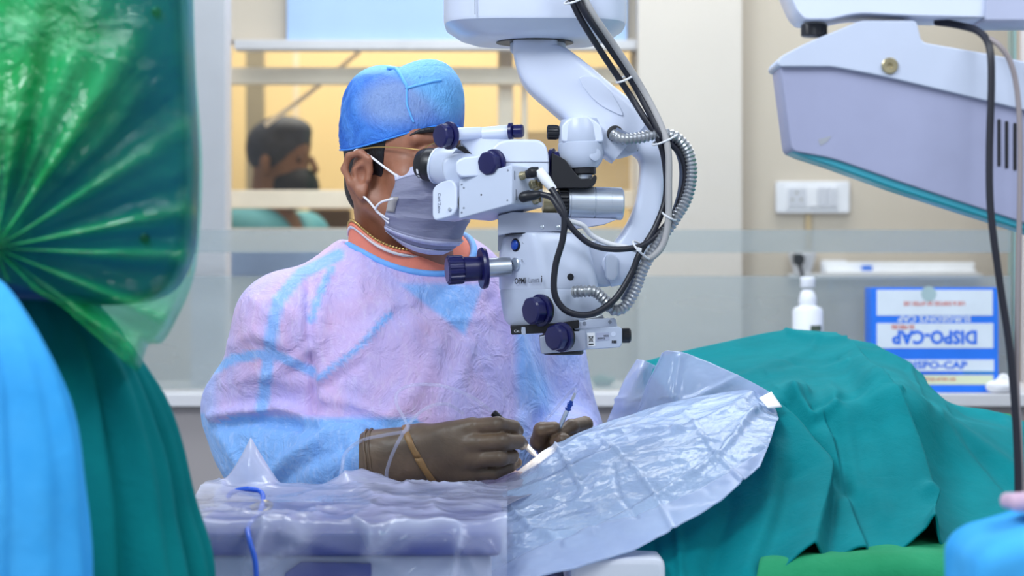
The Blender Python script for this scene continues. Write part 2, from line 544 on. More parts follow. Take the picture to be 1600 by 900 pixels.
        for ax in range(3):
            sh = [slice(1, -1)] * 3; sh[ax] = slice(0, -1); sh2 = list(sh); sh2[ax] = slice(1, None)
            A = ins[tuple(sh)]; B = ins[tuple(sh2)]
            e = np.argwhere(A != B); st = A[tuple(e.T)]
            off = np.array([1, 1, 1]); off[ax] = 0; e = e + off
            u, v = (ax + 1) % 3, (ax + 2) % 3
            du = np.zeros(3, int); du[u] = 1; dv = np.zeros(3, int); dv[v] = 1
            q = [idm[tuple((e - du - dv).T)], idm[tuple((e - dv).T)], idm[tuple(e.T)], idm[tuple((e - du).T)]]
            Q = np.stack(q, 1); Q[~st] = Q[~st][:, ::-1]
            Fc.append(Q)
        Fc = np.vstack(Fc)
        for _ in range(relax):                # light Laplacian smoothing
            S = np.zeros_like(V); w = np.zeros(len(V))
            for i in range(4):
                a, b = Fc[:, i], Fc[:, (i + 1) % 4]
                np.add.at(S, a, V[b]); np.add.at(w, a, 1); np.add.at(S, b, V[a]); np.add.at(w, b, 1)
            V = 0.5 * V + 0.5 * S / np.maximum(w, 1)[:, None]
        return V, Fc.tolist()
def vf_normals(vf):
    V, Fc = vf; Fq = np.array(Fc)
    n = np.cross(V[Fq[:, 2]] - V[Fq[:, 0]], V[Fq[:, 3]] - V[Fq[:, 1]])
    N = np.zeros_like(V)
    for i in range(4): np.add.at(N, Fq[:, i], n)
    return N / (np.linalg.norm(N, axis=1, keepdims=True) + 1e-12)
# ------------------------------------------------------------------ the setting
M['floor'] = plain('vinyl_floor', '#a9adb0', 0.4, var=0.05)
M['ceil'] = plain('ceiling_paint', '#e4e7ea', 0.8)
M['beige'] = plain('beige_wall_paint', '#cabfb1', 0.7, var=0.03, nscale=4)
M['beige2'] = plain('pale_wall_paint', '#d2cbc5', 0.7, var=0.02, nscale=4)
M['postw'] = plain('white_post_paint', '#dfdfe8', 0.55, var=0.02)
M['tile'] = plain('grey_wall_tile', '#a29c9c', 0.35, var=0.03, nscale=5)
M['grout'] = plain('tile_joint', '#8a8585', 0.8)
M['ledge'] = plain('ledge_stone', '#d5d5d8', 0.35, var=0.03)
M['yellow'] = plain('office_yellow_wall', '#e8d0a0', 0.75, var=0.03, nscale=3)
M['rail'] = plain('window_frame_beige', '#eadcc8', 0.5)
M['railw'] = plain('window_head_white', '#cfcfd6', 0.5)
M['raild'] = plain('window_post_dark', '#8f897c', 0.5)
M['litpane'] = plain('lit_pane_blue', '#a3c0ee', 0.4, var=0.04, nscale=6)
M['slate'] = plain('slate_blue_strip', '#7f90ad', 0.5, var=0.05)
M['steeltint'] = plain('glass_edge_green', '#88aaa6', 0.3)
M['blank'] = plain('dull_tan_sheet', '#dcc59a', 0.6, var=0.08, nscale=3)

def struct(name, vf, mat, parent=None, smooth=30):
    o = mk(name, vf, mat, parent, smooth)
    if parent is None: o['kind'] = 'structure'
    return o
struct('floor', box((-2.6, -0.3, -0.05), (2.8, 7.4, 0.0)), M['floor'])
struct('ceiling', box((-2.6, 1.0, 2.7), (2.8, 7.4, 2.78)), M['ceil'])

# low tiled wall under the glass with its ledge
YW = 4.38
low = struct('wall_low', box((-2.2, YW + 0.006, 0.0), (2.4, 4.95, 0.876)), M['grout'])
tw = 0.6; xj = at(1520, 640, YW).x
for row, (z0, z1) in enumerate(((0.004, 0.296), (0.30, 0.58), (0.584, 0.876))):
    for i in range(-5, 3):
        x0 = xj + i * tw
        x1 = min(x0 + tw, 2.4); x0 = max(x0, -2.2)
        if x1 - x0 > 0.02:
            mk('tile', box((x0 + 0.0015, YW, z0), (x1 - 0.0015, YW + 0.012, z1 - 0.002), 0.002, 1), M['tile'], low)
led = struct('trim_1', box((-2.2, YW - 0.03, 0.876), (2.4, 4.95, 0.900), 0.004), M['ledge'])
tag(led, 'pale stone ledge along the foot of the glass partition')

# glass partition with frosted strips
YG = 4.5
gx0, gx1 = at(-500, 0, YG).x, at(1583, 0, YG).x
def zg(py, Y=YG): return CAM_Z - (py - 450) / F * Y
t = NT('clear_glass')
tp = t.n('ShaderNodeBsdfTransparent'); tp.inputs[0].default_value = (0.95, 0.965, 0.96, 1)
gl = t.n('ShaderNodeBsdfGlossy'); gl.inputs['Roughness'].default_value = 0.02
fr = t.n('ShaderNodeFresnel'); fr.inputs['IOR'].default_value = 1.35
M['glass'] = t.done(t.mixsh(fr.outputs[0], tp.outputs[0], gl.outputs[0]))
t = NT('frosted_film')
tp = t.n('ShaderNodeBsdfTransparent'); tp.inputs[0].default_value = (0.95, 0.965, 0.96, 1)
df = t.n('ShaderNodeBsdfDiffuse'); df.inputs[0].default_value = C('#c4d1d8')
tl = t.n('ShaderNodeBsdfTranslucent'); tl.inputs[0].default_value = C('#c4d1d8')
nz = t.noise((3, 3, 9), 3)
fac = t.math('ADD', t.math('MULTIPLY', nz, 0.10), 0.30)
M['frost'] = t.done(t.mixsh(fac, tp.outputs[0], t.mixsh(0.45, df.outputs[0], tl.outputs[0])))
win = struct('window_1', box((gx0, YG, 0.901), (gx1, YG + 0.010, 2.69)), M['glass'])
tag(win, 'clear glass partition with frosted strips behind the surgeon')
mk('frosted_strip', box((gx0, YG - 0.0015, zg(395)), (gx1 - 0.004, YG - 0.0005, zg(359))), M['frost'], win)
mk('frosted_panel', box((gx0, YG - 0.0015, 0.902), (gx1 - 0.004, YG - 0.0005, zg(431))), M['frost'], win, label='large frosted lower panel')
mk('glass_edge', box((gx1, YG - 0.002, 0.902), (gx1 + 0.006, YG + 0.012, 2.69)), M['steeltint'], win, label='greenish glass edge')
struct('trim_2', box((at(303, 0, 4.75).x, 4.7, 0.901), (at(357, 0, 4.75).x, 4.8, 2.69), 0.004), M['postw'])
struct('wall_right', box((at(1586, 0, 4.9).x + 0.02, 4.86, 0.901), (2.4, 4.94, 2.69)), M['postw'])

struct('trim_6', box((at(1577, 0, 4.85).x, 4.852, 0.901), (at(1580, 0, 4.85).x, 4.859, 2.69)), M['steeltint'])
# wall beyond with its window opening into the office
YB = 5.3
def bx(x0, x1, y0, y1, Ya, Yb, b=0.0):
    p, q = at(x0, y1, Ya), at(x1, y0, Ya)
    return box((p.x, Ya, p.z), (q.x, Yb, q.z), b)
wb_ = struct('wall_back', join(
    box((at(990, 0, YB).x, YB, 0.0), (2.6, YB + 0.12, 2.7)),
    box((at(-900, 0, YB).x, YB, 0.0), (at(352, 0, YB).x, YB + 0.12, 2.7)),
    box((at(352, 0, YB).x, YB, 0.0), (at(990, 0, YB).x, YB + 0.12, zg(356, YB))),
    box((at(352, 0, YB).x, YB, zg(62, YB)), (at(990, 0, YB).x, YB + 0.12, 2.7))), M['beige'])
struct('trim_3', box((at(997, 0, 5.2).x, 5.2, 0.0), (at(1160, 0, 5.2).x, YB - 0.001, 2.7), 0.006), M['beige2'])
struct('lit_pane_panel', bx(448, 980, -260, 64, 5.27, YB - 0.001, 0.004), M['litpane'])  # bright lit window glass, its glow put into pale blue paint
struct('recess_strip', bx(352, 545, 393, 432, 5.26, YB - 0.001, 0.004), M['slate'])  # dark recess under the window, its darkness put into a slate strip
w2 = struct('window_2', bx(365, 995, 62, 77, 5.24, YB - 0.001, 0.003), M['railw'])
tag(w2, 'beige framed window into the yellow office beyond the glass')
def bar(name, x0, x1, y0, y1, mat, Y0=5.33, Y1=5.37, label=None):
    mk(name, bx(x0, x1, y0, y1, Y0, Y1, 0.004), M[mat], w2, label=label)
bar('top_rail', 352, 995, 105, 131, 'rail')
bar('lower_rail', 352, 995, 297, 325, 'rail')
bar('frame_post', 384, 412, 77, 297, 'raild', 6.90, 6.94, 'dark upright post')
bar('mullion', 458, 466, 77, 200, 'rail', 6.88, 6.90)
bar('mullion', 778, 802, 77, 300, 'rail', 5.38, 5.41)
bar('mullion', 815, 824, 77, 300, 'rail', 5.38, 5.41)
bar('mullion', 985, 997, 77, 356, 'rail', 5.38, 5.41)
mk('diagonal_stay', tube([at(414, 196, 5.5), at(480, 148, 5.5), at(562, 80, 5.5)], 0.006, 8), M['rail'], w2)
bar('board', 700, 985, 205, 300, 'blank', 5.6, 5.62, 'tan sheet standing for the duller right half')  # flat tan sheet standing for the duller right half of the office
wo = struct('wall_office', box((-2.4, 7.2, 0.0), (2.4, 7.3, 2.7)), M['yellow'])

# things behind the glass
M['swwhite'] = plain('switch_white', '#e6e7ef', 0.35)
M['swgrey'] = plain('switch_grey', '#c9cbd6', 0.4)
YS = YB
sw = thing('switch_plate', 'white modular switch and socket plate on the beige wall', 'switch plate', at(1270, 333, YS - 0.01))
mk('plate', bx(1212, 1328, 283, 333, YS - 0.018, YS - 0.001, 0.006), M['swwhite'], sw)
mk('insert', bx(1228, 1311, 290, 326, YS - 0.021, YS - 0.017, 0.003), M['swwhite'], sw)
mk('socket', bx(1232, 1260, 294, 322, YS - 0.023, YS - 0.020, 0.002), M['swgrey'], sw)
for (a, b) in ((1238, 312), (1252, 312), (1245, 301)):
    c = at(a, b, YS - 0.0235); mk('socket_hole', lathe(c, (0, 1, 0), [(0, 0.003), (0.002, 0.003)], 10), M['raild'], sw)
for i in range(3):
    mk('switch_rocker', bx(1264 + i * 15, 1277 + i * 15, 293, 323, YS - 0.025, YS - 0.020, 0.002), M['swgrey'] if i else M['swwhite'], sw)
mk('conduit', box((at(1258, 0, YS).x, YS - 0.012, zg(420, YS)), (at(1267, 0, YS).x, YS - 0.001, zg(334, YS)), 0.003), plain('conduit_tan', '#b7a27e', 0.5), sw)

# work counter behind the glass with small things on it
YC = 5.262
shelf = thing('wall_shelf', 'long pale shelf behind the glass above the boxed caps', 'shelf', at(1400, 432, YC))
zs = zg(427, YC)
mk('board', box((at(1232, 0, YC).x, YC - 0.02, zs - 0.012), (at(1532, 0, YC).x, YB - 0.002, zs), 0.003), M['ledge'], shelf)
mk('bracket', box((at(1300, 0, YC).x, YC + 0.03, zs - 0.04), (at(1304, 0, YC).x, YB - 0.002, zs - 0.0125)), M['silver'], shelf)
mk('bracket', box((at(1480, 0, YC).x, YC + 0.03, zs - 0.04), (at(1484, 0, YC).x, YB - 0.002, zs - 0.0125)), M['silver'], shelf)
tray2 = mk('tray', join(box((at(1290, 0, YC).x, YC - 0.012, zs + 0.0005), (at(1525, 0, YC).x, YC + 0.018, zs + 0.006), 0.002),
                        box((at(1290, 0, YC).x, YC + 0.012, zs + 0.004), (at(1525, 0, YC).x, YC + 0.018, zs + 0.026), 0.003)), M['paper'])
tag(tray2, 'long white tray lying on the shelf behind the glass', 'tray')
cube = thing('small_carton', 'small bright blue carton standing on the white tray', 'carton', at(1355, 432, YC))
mk('box', bx(1348, 1363, 416, 431.5, YC - 0.011, YC + 0.008, 0.002), plain('bright_blue_card', '#1c74ea', 0.5), cube)
mk('lid_flap', bx(1348.5, 1362.5, 415, 416.6, YC - 0.011, YC + 0.008, 0.0005), plain('bright_blue_lid', '#2f82f0', 0.5), cube)
note = mk('paper_pad', box((at(1285, 0, YC).x, YC + 0.019, zs + 0.001), (at(1325, 0, YC).x, YC + 0.034, zs + 0.03), 0.002), M['swwhite'])
tag(note, 'white paper pad standing at the left end of the shelf tray', 'pad')
cup = mk('plastic_holder', lathe(Vector((at(1252, 425, YC + .02).x, YC + .004, zs + .0005)), (0, 0, 1), [(0, 0.020), (0.045, 0.033), (0.047, 0.031), (0.004, 0.018)], 20), M['swwhite'])
tag(cup, 'white cup shaped holder with a black plug in it', 'holder')
plug = thing('power_plug', 'black power plug with hanging cord by the shelf end', 'plug', at(1246, 424, YC - 0.045))
mk('plug_body', px_prism([(1240, 396), (1252, 396), (1258, 402), (1256, 412), (1249, 416), (1240, 411)], YC - 0.05, YC - 0.03, 2, 0.002), M['black'], plug)
mk('cord', tube([at(1249, 413, YC - 0.04), at(1252, 424, YC - 0.045), at(1255, 434, YC - 0.05)], 0.004, 8), M['cableblack'], plug)

# carton of caps behind the frosted panel
M['cblue'] = plain('carton_blue', '#1a78f0', 0.5)
M['cwhite'] = plain('carton_white', '#dfeaf5', 0.55)
M['cgreen'] = plain('carton_cream', '#dfe8c6', 0.55)
M['cred'] = plain('carton_red_ink', '#d8604a', 0.6)
M['cink'] = plain('carton_blue_ink', '#1c6fe8', 0.6)
YX = 4.395
zl = 0.9005
car = thing('cap_carton', 'blue and white carton of disposable caps behind frosted glass', 'carton', (at(1460, 0, YX).x, YX + 0.05, zl))
p, q = at(1362, 607, YX), at(1560, 449, YX)
mk('box', box((p.x, YX, zl), (q.x, YX + 0.085, q.z), 0.002), M['cblue'], car)
def panel(x0, x1, y0, y1, mat): mk('label_panel', bx(x0, x1, y0, y1, YX - 0.0008, YX + 0.0005, 0.0), M[mat], car)
panel(1370, 1551, 453, 493, 'cwhite'); panel(1370, 1552, 505, 544, 'cwhite')
panel(1385, 1553, 562, 580, 'cwhite'); panel(1425, 1552, 586, 601, 'cgreen')
mk('stripe', bx(1505, 1553, 580, 583, YX - 0.0012, YX, 0.0), plain('carton_teal', '#2a8ac0', 0.5), car)
mk('tape_disc', lathe(at(1451, 459, YX - 0.001), (0, -1, 0), [(0, 0.0145), (0.0006, 0.0145)], 24), plain('seal_grey', '#a9c3c8', 0.5), car)
up = (0, 0, 1); rt = (1, 0, 0)
def ctext(body, px, py, h, mat, flip, bold=0.0, sx=1.0, Y=YX - 0.0012):
    return text('lettering', body, at(px, py, Y), (-1, 0, 0) if flip else rt, (0, 0, -1) if flip else up, h / F * Y / 0.70, M[mat], car, 0.0001, bold, 'CENTER', sx)
ctext('DISPO-CAP', 1461, 526, 20, 'cink', True, 0.0014, 0.93)
ctext("SURGEON'S CAP", 1460, 498, 9, 'cwhite', True, 0.0004, 1.2)
ctext('USE & DISPOSE OF AFTER USE', 1460, 474, 6, 'cred', True, 0.0002, 0.85)
ctext('50 PIECES', 1411, 510.5, 6, 'cred', True, 0.0003, 1.0)
ctext('DISPO-CAP', 1462, 571, 11, 'cink', False, 0.0006, 1.25)
ctext("SURGEON'S CAP", 1462, 582.5, 4, 'cink', False, 0.0002, 1.5)
ctext('DISPOSE AFTER USE', 1465, 593, 4.5, 'cred', False, 0.0001, 1.0)

# bottle on the ledge in front of the glass
M['hdpe'] = plain('white_hdpe', '#eef1fa', 0.35, var=0.01)
YT = 4.40
pb = at(1262, 0, YT); s = YT / F
bot = thing('spray_bottle', 'white plastic bottle with round neck behind the teal drape', 'bottle', (pb.x, YT, 0.900))
zb = lambda py: CAM_Z - (py - 450) * s
mk('bottle_body', lathe((pb.x, YT, 0.9002), (0, 0, 1), [(0, 0.026), (0.002, 0.0285), (zb(486) - 0.9002, 0.0292), (zb(481) - 0.9002, 0.026), (zb(478) - 0.9002, 0.017)], 32), M['hdpe'], bot)
mk('neck', lathe((pb.x, YT, zb(479)), (0, 0, 1), [(0, 0.0155), (8 * s, 0.0172), (16 * s, 0.016), (24 * s, 0.012), (27 * s, 0.008)], 28), M['hdpe'], bot)
mk('cap', lathe((pb.x, YT, zb(449)), (0, 0, 1), [(0, 0.0135), (1 * s, 0.0142), (14 * s, 0.0142), (16.5 * s, 0.012)], 28, ridge_mod(14, 0.02)), M['hdpe'], bot)
r0 = 0.0296; an = np.linspace(-PI / 2 + 0.05, -PI / 2 + 0.95, 8)
G = np.array([[[pb.x + r0 * math.cos(a), YT + r0 * math.sin(a), z] for a in an] for z in (zb(517), zb(508))])
mk('printed_label', grid_vf(G), plain('label_dark', '#4a5a4a', 0.5), bot)

# crumpled gauze on the ledge, dish at the foot of the glass
sd = SDF(at(1535, 620, 4.372) - Vector((0, .05, .02)), at(1600, 560, 4.372) + Vector((0.02, .05, .02)), 0.003)
c0 = at(1566, 600, 4.372)
sd.ell(c0 + Vector((0, 0, -0.008)), (0.028, 0.02, 0.011)).ell(c0 + Vector((0.004, 0.0, 0.003)), (0.014, 0.012, 0.014)).cap(c0 + Vector((-.022, 0, -.009)), c0 + Vector((.028, .005, -.012)), 0.008, 0.006)
V, Fc = sd.mesh(); V[:, 2] += 0.9005 - V[:, 2].min(); V[:, :2] += 0.002 * wnoise(V, 160, 3)[:, None]
gz = mk('gauze_pad', (V, Fc), M['paper'], None, 180); tag(gz, 'crumpled white gauze on the pale ledge at the right', 'gauze')
dish = thing('kidney_dish', 'small green dish behind the frosted glass near the plastic drape', 'dish', (at(942, 0, 4.7).x, 4.7, 0.901))
mk('bowl', lathe((at(942, 0, 4.7).x, 4.7, 0.901), (0, 0, 1), [(0, 0.014), (0.002, 0.018), (0.016, 0.028), (0.0165, 0.0265), (0.004, 0.014)], 24), plain('dish_green', '#2f8a72', 0.4), dish)
mk('swab', lathe((at(940, 0, 4.7).x, 4.7, 0.909), (0.1, 0, 1), [(0, 0.008), (0.006, 0.016), (0.012, 0.012), (0.015, 0.004)], 16), plain('swab_green', '#3f7f70', 0.8), dish)
# ------------------------------------------------------------------ operating microscope
YM = 2.95
S = YM / F                      # metres per pixel there
def m(px, py, dy=0.0): return at(px, py, YM + dy)
def dirpx(x0, y0, x1, y1, dy=0.0):
    return np.array(at(x1, y1, YM)) - np.array(at(x0, y0, YM)) + np.array((0, dy, 0))
mic = thing('surgical_microscope', 'white ceiling hung operating microscope with navy knobs before the surgeon', 'microscope', (m(880, 0).x, YM, 2.69))
def part(name, vf, mat, parent=None, smooth=35, **k): return mk(name, vf, M[mat], parent or mic, smooth, **k)

# housing (superellipse drum) and the tube to the ceiling
cx, cy = m(836, 0).x, YM + 0.03
def se_ring(a, b, z, n=4.0, k=48):
    an = np.linspace(0, 2 * PI, k, endpoint=False)
    return np.stack([cx + a * np.sign(np.cos(an)) * np.abs(np.cos(an)) ** (2 / n), cy + b * np.sign(np.sin(an)) * np.abs(np.sin(an)) ** (2 / n), np.full(k, z)], 1)
zh = 1.1 + 0.336
hs = part('housing', rings_vf([se_ring(.112, .112, 1.64), se_ring(.117, .117, 1.625), se_ring(.117, .117, zh + 0.004), se_ring(.1155, .1155, zh), se_ring(.098, .098, zh - 0.012), se_ring(.080, .080, zh - 0.018)]), 'white')
part('housing_seam', join(box((cx - .076, cy - .1172, zh + 0.004), (cx - .075, cy - .116, 1.62))), 'inkgrey', hs)
part('ceiling_tube', lathe((cx, cy, 1.63), (0, 0, 1), [(0, .05), (0.02, .055), (1.04, .055), (1.055, .09), (1.069, .09)], 32), 'white')
part('swivel_disc', lathe((cx + 0.004, cy, zh - 0.034), (0, 0, 1), [(0, 0.032), (0.004, 0.036), (0.014, 0.036), (0.0165, 0.033)], 32), 'white2')
part('swivel_shadow_disc', lathe((cx, cy, zh - 0.0195), (0, 0, 1), [(0, 0.05), (0.002, 0.05)], 32), 'black')  # black disc standing in for the shadow between housing and swivel

# suspension arm, then the C shaped yoke
arm_px = [(836, 60, 35), (838, 84, 36), (853, 108, 44), (886, 136, 46), (924, 168, 46), (960, 200, 48), (985, 222, 44)]
arm = part('suspension_arm', sweep([m(a, b, 0.02) for a, b, c in arm_px], [c * S for a, b, c in arm_px], [.034, .037, .04, .042, .043, .043, .038], 6.0, 44, 7), 'white', smooth=50)
pn = cr([(905, 124), (930, 124), (948, 140), (962, 160), (972, 182), (958, 178), (935, 165), (915, 145)], 5, True)  # outline of the panel raised to give the arm its bright highlight
part('highlight_panel', slab(np.stack([(pn[:, 0] - 800) * S, CAM_Z - (pn[:, 1] - 450) * S], 1), ((0, YM - 0.0255, 0), (1, 0, 0), (0, 0, 1), (0, 1, 0)), 0, 0.008, 0.002), 'white', arm, 60)
yk = [(972, 200, 30), (1004, 214, 36), (1020, 246, 24), (1018, 290, 21), (1010, 335, 23), (994, 375, 27), (968, 412, 30), (944, 425, 26)]
yoke = part('yoke_arm', sweep([m(a, b, 0.025) for a, b, c in yk], [c * S for a, b, c in yk], [.03, .032, .03, .027, .026, .026, .026, .024], 4.5, 32, 7), 'white', smooth=50)
part('yoke_seam', px_prism([(995, 188), (997, 188), (997, 236), (995, 236)], YM - 0.0075, YM + 0.02, 0.3, 0.0002), 'inkgrey', yoke)
part('arm_socket', px_prism([(948, 218), (998, 220), (997, 236), (976, 243), (956, 246), (946, 238)], YM - 0.012, YM + 0.05, 5, 0.004), 'white2', yoke)
part('cable_hole', lathe(m(961, 209, -0.026), (0, -1, 0), [(0, .0105), (.0025, .0105), (.003, .009)], 28), 'black', yoke)
part('screw_cap', lathe(m(984, 227, -0.014), (0, -1, 0), [(0, .0075), (.002, .0075), (.003, .006)], 24), 'white2', yoke)
part('hub', lathe(m(938, 412, 0.02), (0.35, -1, 0), [(-.03, .030), (.012, .030), (.016, .027), (.018, .018)], 40), 'white2', yoke)
part('hub_cap', px_prism([(945, 400), (956, 394), (966, 402), (966, 432), (958, 441), (946, 436)], YM - 0.008, YM + 0.02, 7, 0.006), 'white2', yoke)

# tilting joint head on the arm
jh = part('joint_head', lathe(m(906, 184, -0.012), (0.04, 0, -1), [(0, .010), (.002, .024), (.010, .027), (.030, .0285), (.0312, .0279), (.0322, .0292), (.046, .0295), (.058, .0255), (.064, .020)], 40), 'white2', smooth=40)
part('joint_block', px_prism([(877, 196), (890, 184), (918, 180), (940, 196), (944, 222), (877, 222)], YM - 0.034, YM + 0.03, 6, 0.006), 'white', jh)
part('joint_dimple', lathe(m(929, 241, -0.034), (0.45, -1, 0.1), [(-.004, .0085), (.001, .0085), (.002, .007)], 24), 'white2', jh)
kn = part('joint_knob', lathe(m(877, 207, -0.012), (-1, 0, 0.02), [(0, .0065), (.004, .0085), (.006, .0095), (.017, .0095), (.0185, .007)], 40, ridge_mod(10, 0.1)), 'black', jh)
part('joint_ring', lathe(m(909, 252, -0.012), (0.03, 0, -1), [(0, .0160), (.002, .0178), (.016, .0178), (.0175, .016)], 48, ridge_mod(16, 0.03)), 'black', jh)
part('joint_foot', lathe(m(910, 270, -0.012), (0.03, 0, -1), [(0, .0125), (.008, .0125), (.011, .009)], 28), 'silver', jh)
part('bracket_fork', px_prism([(862, 238), (884, 250), (897, 268), (908, 280), (922, 280), (930, 272), (933, 277), (930, 288), (918, 293), (862, 294)], YM - 0.035, YM + 0.02, 3, 0.003), 'black', jh)

# binocular tube
bt = part('binocular_body', px_prism([(764, 276), (764, 236), (778, 221), (798, 217), (842, 218), (853, 226), (858, 246), (858, 276)], YM - 0.035, YM + 0.05, 8, 0.010, 5), 'white', smooth=40)
part('body_seam', px_prism([(765, 252.5), (858, 252.5), (858, 254), (765, 254)], YM - 0.0356, YM + 0.02, 0.3, 0.0002), 'inkgrey', bt)
part('neck_block', px_prism([(716, 222), (738, 206), (770, 203), (800, 210), (800, 250), (760, 262), (738, 250), (728, 232)], YM - 0.005, YM + 0.06, 9, 0.009, 4), 'white', bt, 40)
part('hinge_gap', px_prism([(713, 231), (722, 228), (737, 240), (736, 243), (722, 236)], YM - 0.0065, YM + 0.01, 1, 0.0005), 'black', bt)
def tube_between(a, b, ra, rb, name, mat, parent, seg=32, dy=0.0, dy2=0.0):
    A, B = np.array(m(a[0], a[1], dy)), np.array(m(b[0], b[1], dy2)); L = np.linalg.norm(B - A)
    e = min(0.002, ra * 0.2)
    return part(name, lathe(A, B - A, [(0, ra - e), (e, ra), (L - e, rb), (L, rb - e)], seg), mat, parent)
tube_between((708, 210), (752, 207), .0083, .0075, 'control_tube', 'white', bt, dy=-0.02, dy2=0.0)
tube_between((752, 209), (800, 205), .0085, .0085, 'control_tube', 'white', bt, dy=0.0, dy2=-0.005)
def navy_knob(px, py, dy, d, r, parent, name='navy_knob', L=0.016, flange=1.18, k=8, ph=0.2):
    d = np.array(d, dtype=np.float64); d /= np.linalg.norm(d); p = np.array(m(px, py, dy))
    n = part(name, lathe(p, d, [(0, r * .9), (.001, r), (L, r), (L + .002, r * .88), (L + .0026, r * .55)], 64, polygon_mod(k, ph)), 'navy', parent, 25)
    part('knob_flange', lathe(p - d * 0.007, d, [(0, r * .8), (.001, r * flange), (.005, r * flange), (.0065, r * .95)], 40), 'navy', n)
    return n
navy_knob(698, 212, -0.024, (-0.72, -0.62, -0.04), .0150, bt, L=.010)
navy_knob(803, 205, -0.012, (1, -0.25, 0.02), .0085, bt, L=.010, flange=1.3)
navy_knob(769, 255, -0.045, (-0.62, -0.78, -0.05), .0150, bt, L=.010)
navy_knob(868, 256, -0.01, (1, -0.30, 0.0), .0165, bt, L=.006, flange=1.2)
part('tube_box', px_prism([(712, 252), (722, 246), (758, 242), (764, 250), (764, 275), (720, 277), (712, 270)], YM - 0.045, YM - 0.005, 6, 0.006, 4), 'white', bt, 40)
# eyepieces: cups at the surgeon's eyes
d_eye = np.array((-0.83, 0.46, 0.13)); d_eye /= np.linalg.norm(d_eye)
def eyepiece(base, label=None):
    e = part('eyepiece', lathe(base - d_eye * .035, d_eye, [(0, .021), (.004, .026), (.022, .0265), (.030, .0235), (.034, .0225)], 40), 'white2', bt, 40)
    part('eyepiece_collar', lathe(base - d_eye * .0012, d_eye, [(0, .0222), (.0005, .0236), (.003, .0236), (.0042, .0215)], 40), 'white', e)
    c = part('eyecup', lathe(base + d_eye * .003, d_eye, [(0, .0205), (.004, .0220), (.011, .0220), (.0115, .0208), (.0125, .0208), (.013, .0212), (.019, .0205), (.024, .0178), (.0245, .0150), (.018, .0130)], 56), 'black', e, 30)
    part('eye_lens', lathe(base + d_eye * .018, d_eye, [(0, .013), (.002, .012), (.003, .006)], 24), 'lens', e)
    return e
eb = np.array(m(684, 259, 0.05))
e1 = eyepiece(eb)
for i, (t0, t1) in enumerate(((0.2, 0.5), (0.62, 0.75), (0.85, 1.2), (1.35, 1.5), (1.6, 1.95))):
    an = np.linspace(-t0 + PI * 0.95, -t1 + PI * 0.95, 4)
    u = np.cross(d_eye, (0, 0, 1.0)); u /= np.linalg.norm(u); w = np.cross(d_eye, u)
    ring = lambda t: [eb + d_eye * t + .0216 * (math.cos(a) * u + math.sin(a) * w) for a in an]
    part('dioptre_mark', grid_vf(np.array([ring(.017), ring(.020)])), 'paper', e1)
eyepiece(np.array(m(736, 252, 0.10)))
part('eyepiece_arm', px_prism([(690, 250), (712, 238), (742, 240), (745, 272), (730, 286), (702, 288), (692, 276)], YM - 0.010, YM + 0.075, 9, 0.010, 4), 'white2', bt, 40)

# video camera on the side port
O = np.array(m(716.5, 342, -0.036)); u = np.array((.0672, -.034, .0172)); w = np.array((.040, .052, -.002)); v = np.array((0.0, 0.004, .0500))
lu = np.linalg.norm(u)
camb = part('video_camera', obox(O, u, v, w, .0022, .003), 'white2', smooth=40)
nrm = np.cross(u, v); nrm /= np.linalg.norm(nrm)
def onface(a, b, out=0.0): return O + u * a + v * b + nrm * out
if nrm[1] > 0: nrm = -nrm
for a, b in ((.06, .85), (.10, .75), (.06, .14), (.10, .24), (.93, .88), (.92, .13)):
    part('screw', lathe(onface(a, b, -.0004), nrm, [(0, .0014), (.0008, .0013), (.001, .0006)], 12), 'inkgrey', camb)
part('screw', lathe(onface(.43, .45, -.0004), nrm, [(0, .0013), (.0007, .0012)], 12), 'ink', camb)
en = u / lu
def onend(a, b, out=0.0): return O + u + w * a + v * b + en * out
part('marking', obox(onend(.07, .62, .0002), w * .03, v * .22, en * .0003, .0001, .0001), 'inkgrey', camb)
part('marking', obox(onend(.12, .12, .0002), w * .03, v * .26, en * .0003, .0001, .0001), 'inkgrey', camb)
for a, b in ((.30, .74), (.62, .55), (.74, .50), (.34, .22), (.72, .16)):
    sck = part('socket', lathe(onend(a, b, -.001), en, [(0, .0055), (.004, .0055), (.0045, .0048), (.009, .0048), (.009, .0030), (.005, .003)], 24), 'brass', camb)
# plugs in the camera
A = onend(.32, .74, .008)
pl1 = part('cable_plug', tube([A, A + np.array((.006, -.006, .002)), np.array(m(832, 269, -0.062)), np.array(m(842, 268, -0.062))], [.0055, .0068, .0068, .0060], 20, 4), 'black', camb)
part('sleeve_label', tube([np.array(m(842, 266, -0.063)), np.array(m(852, 280, -0.065)), np.array(m(865, 297, -0.065))], [.0062, .0068, .0052], 20, 4), 'paper', camb, label='white marker sleeve')
B0 = onend(.36, .22, .008)
part('cable_plug', tube([B0, np.array(m(818, 308, -0.07)), np.array(m(835, 305, -0.07)), np.array(m(844, 303, -0.068))], [.0065, .0068, .0062, .0040], 20, 4), 'black', camb)
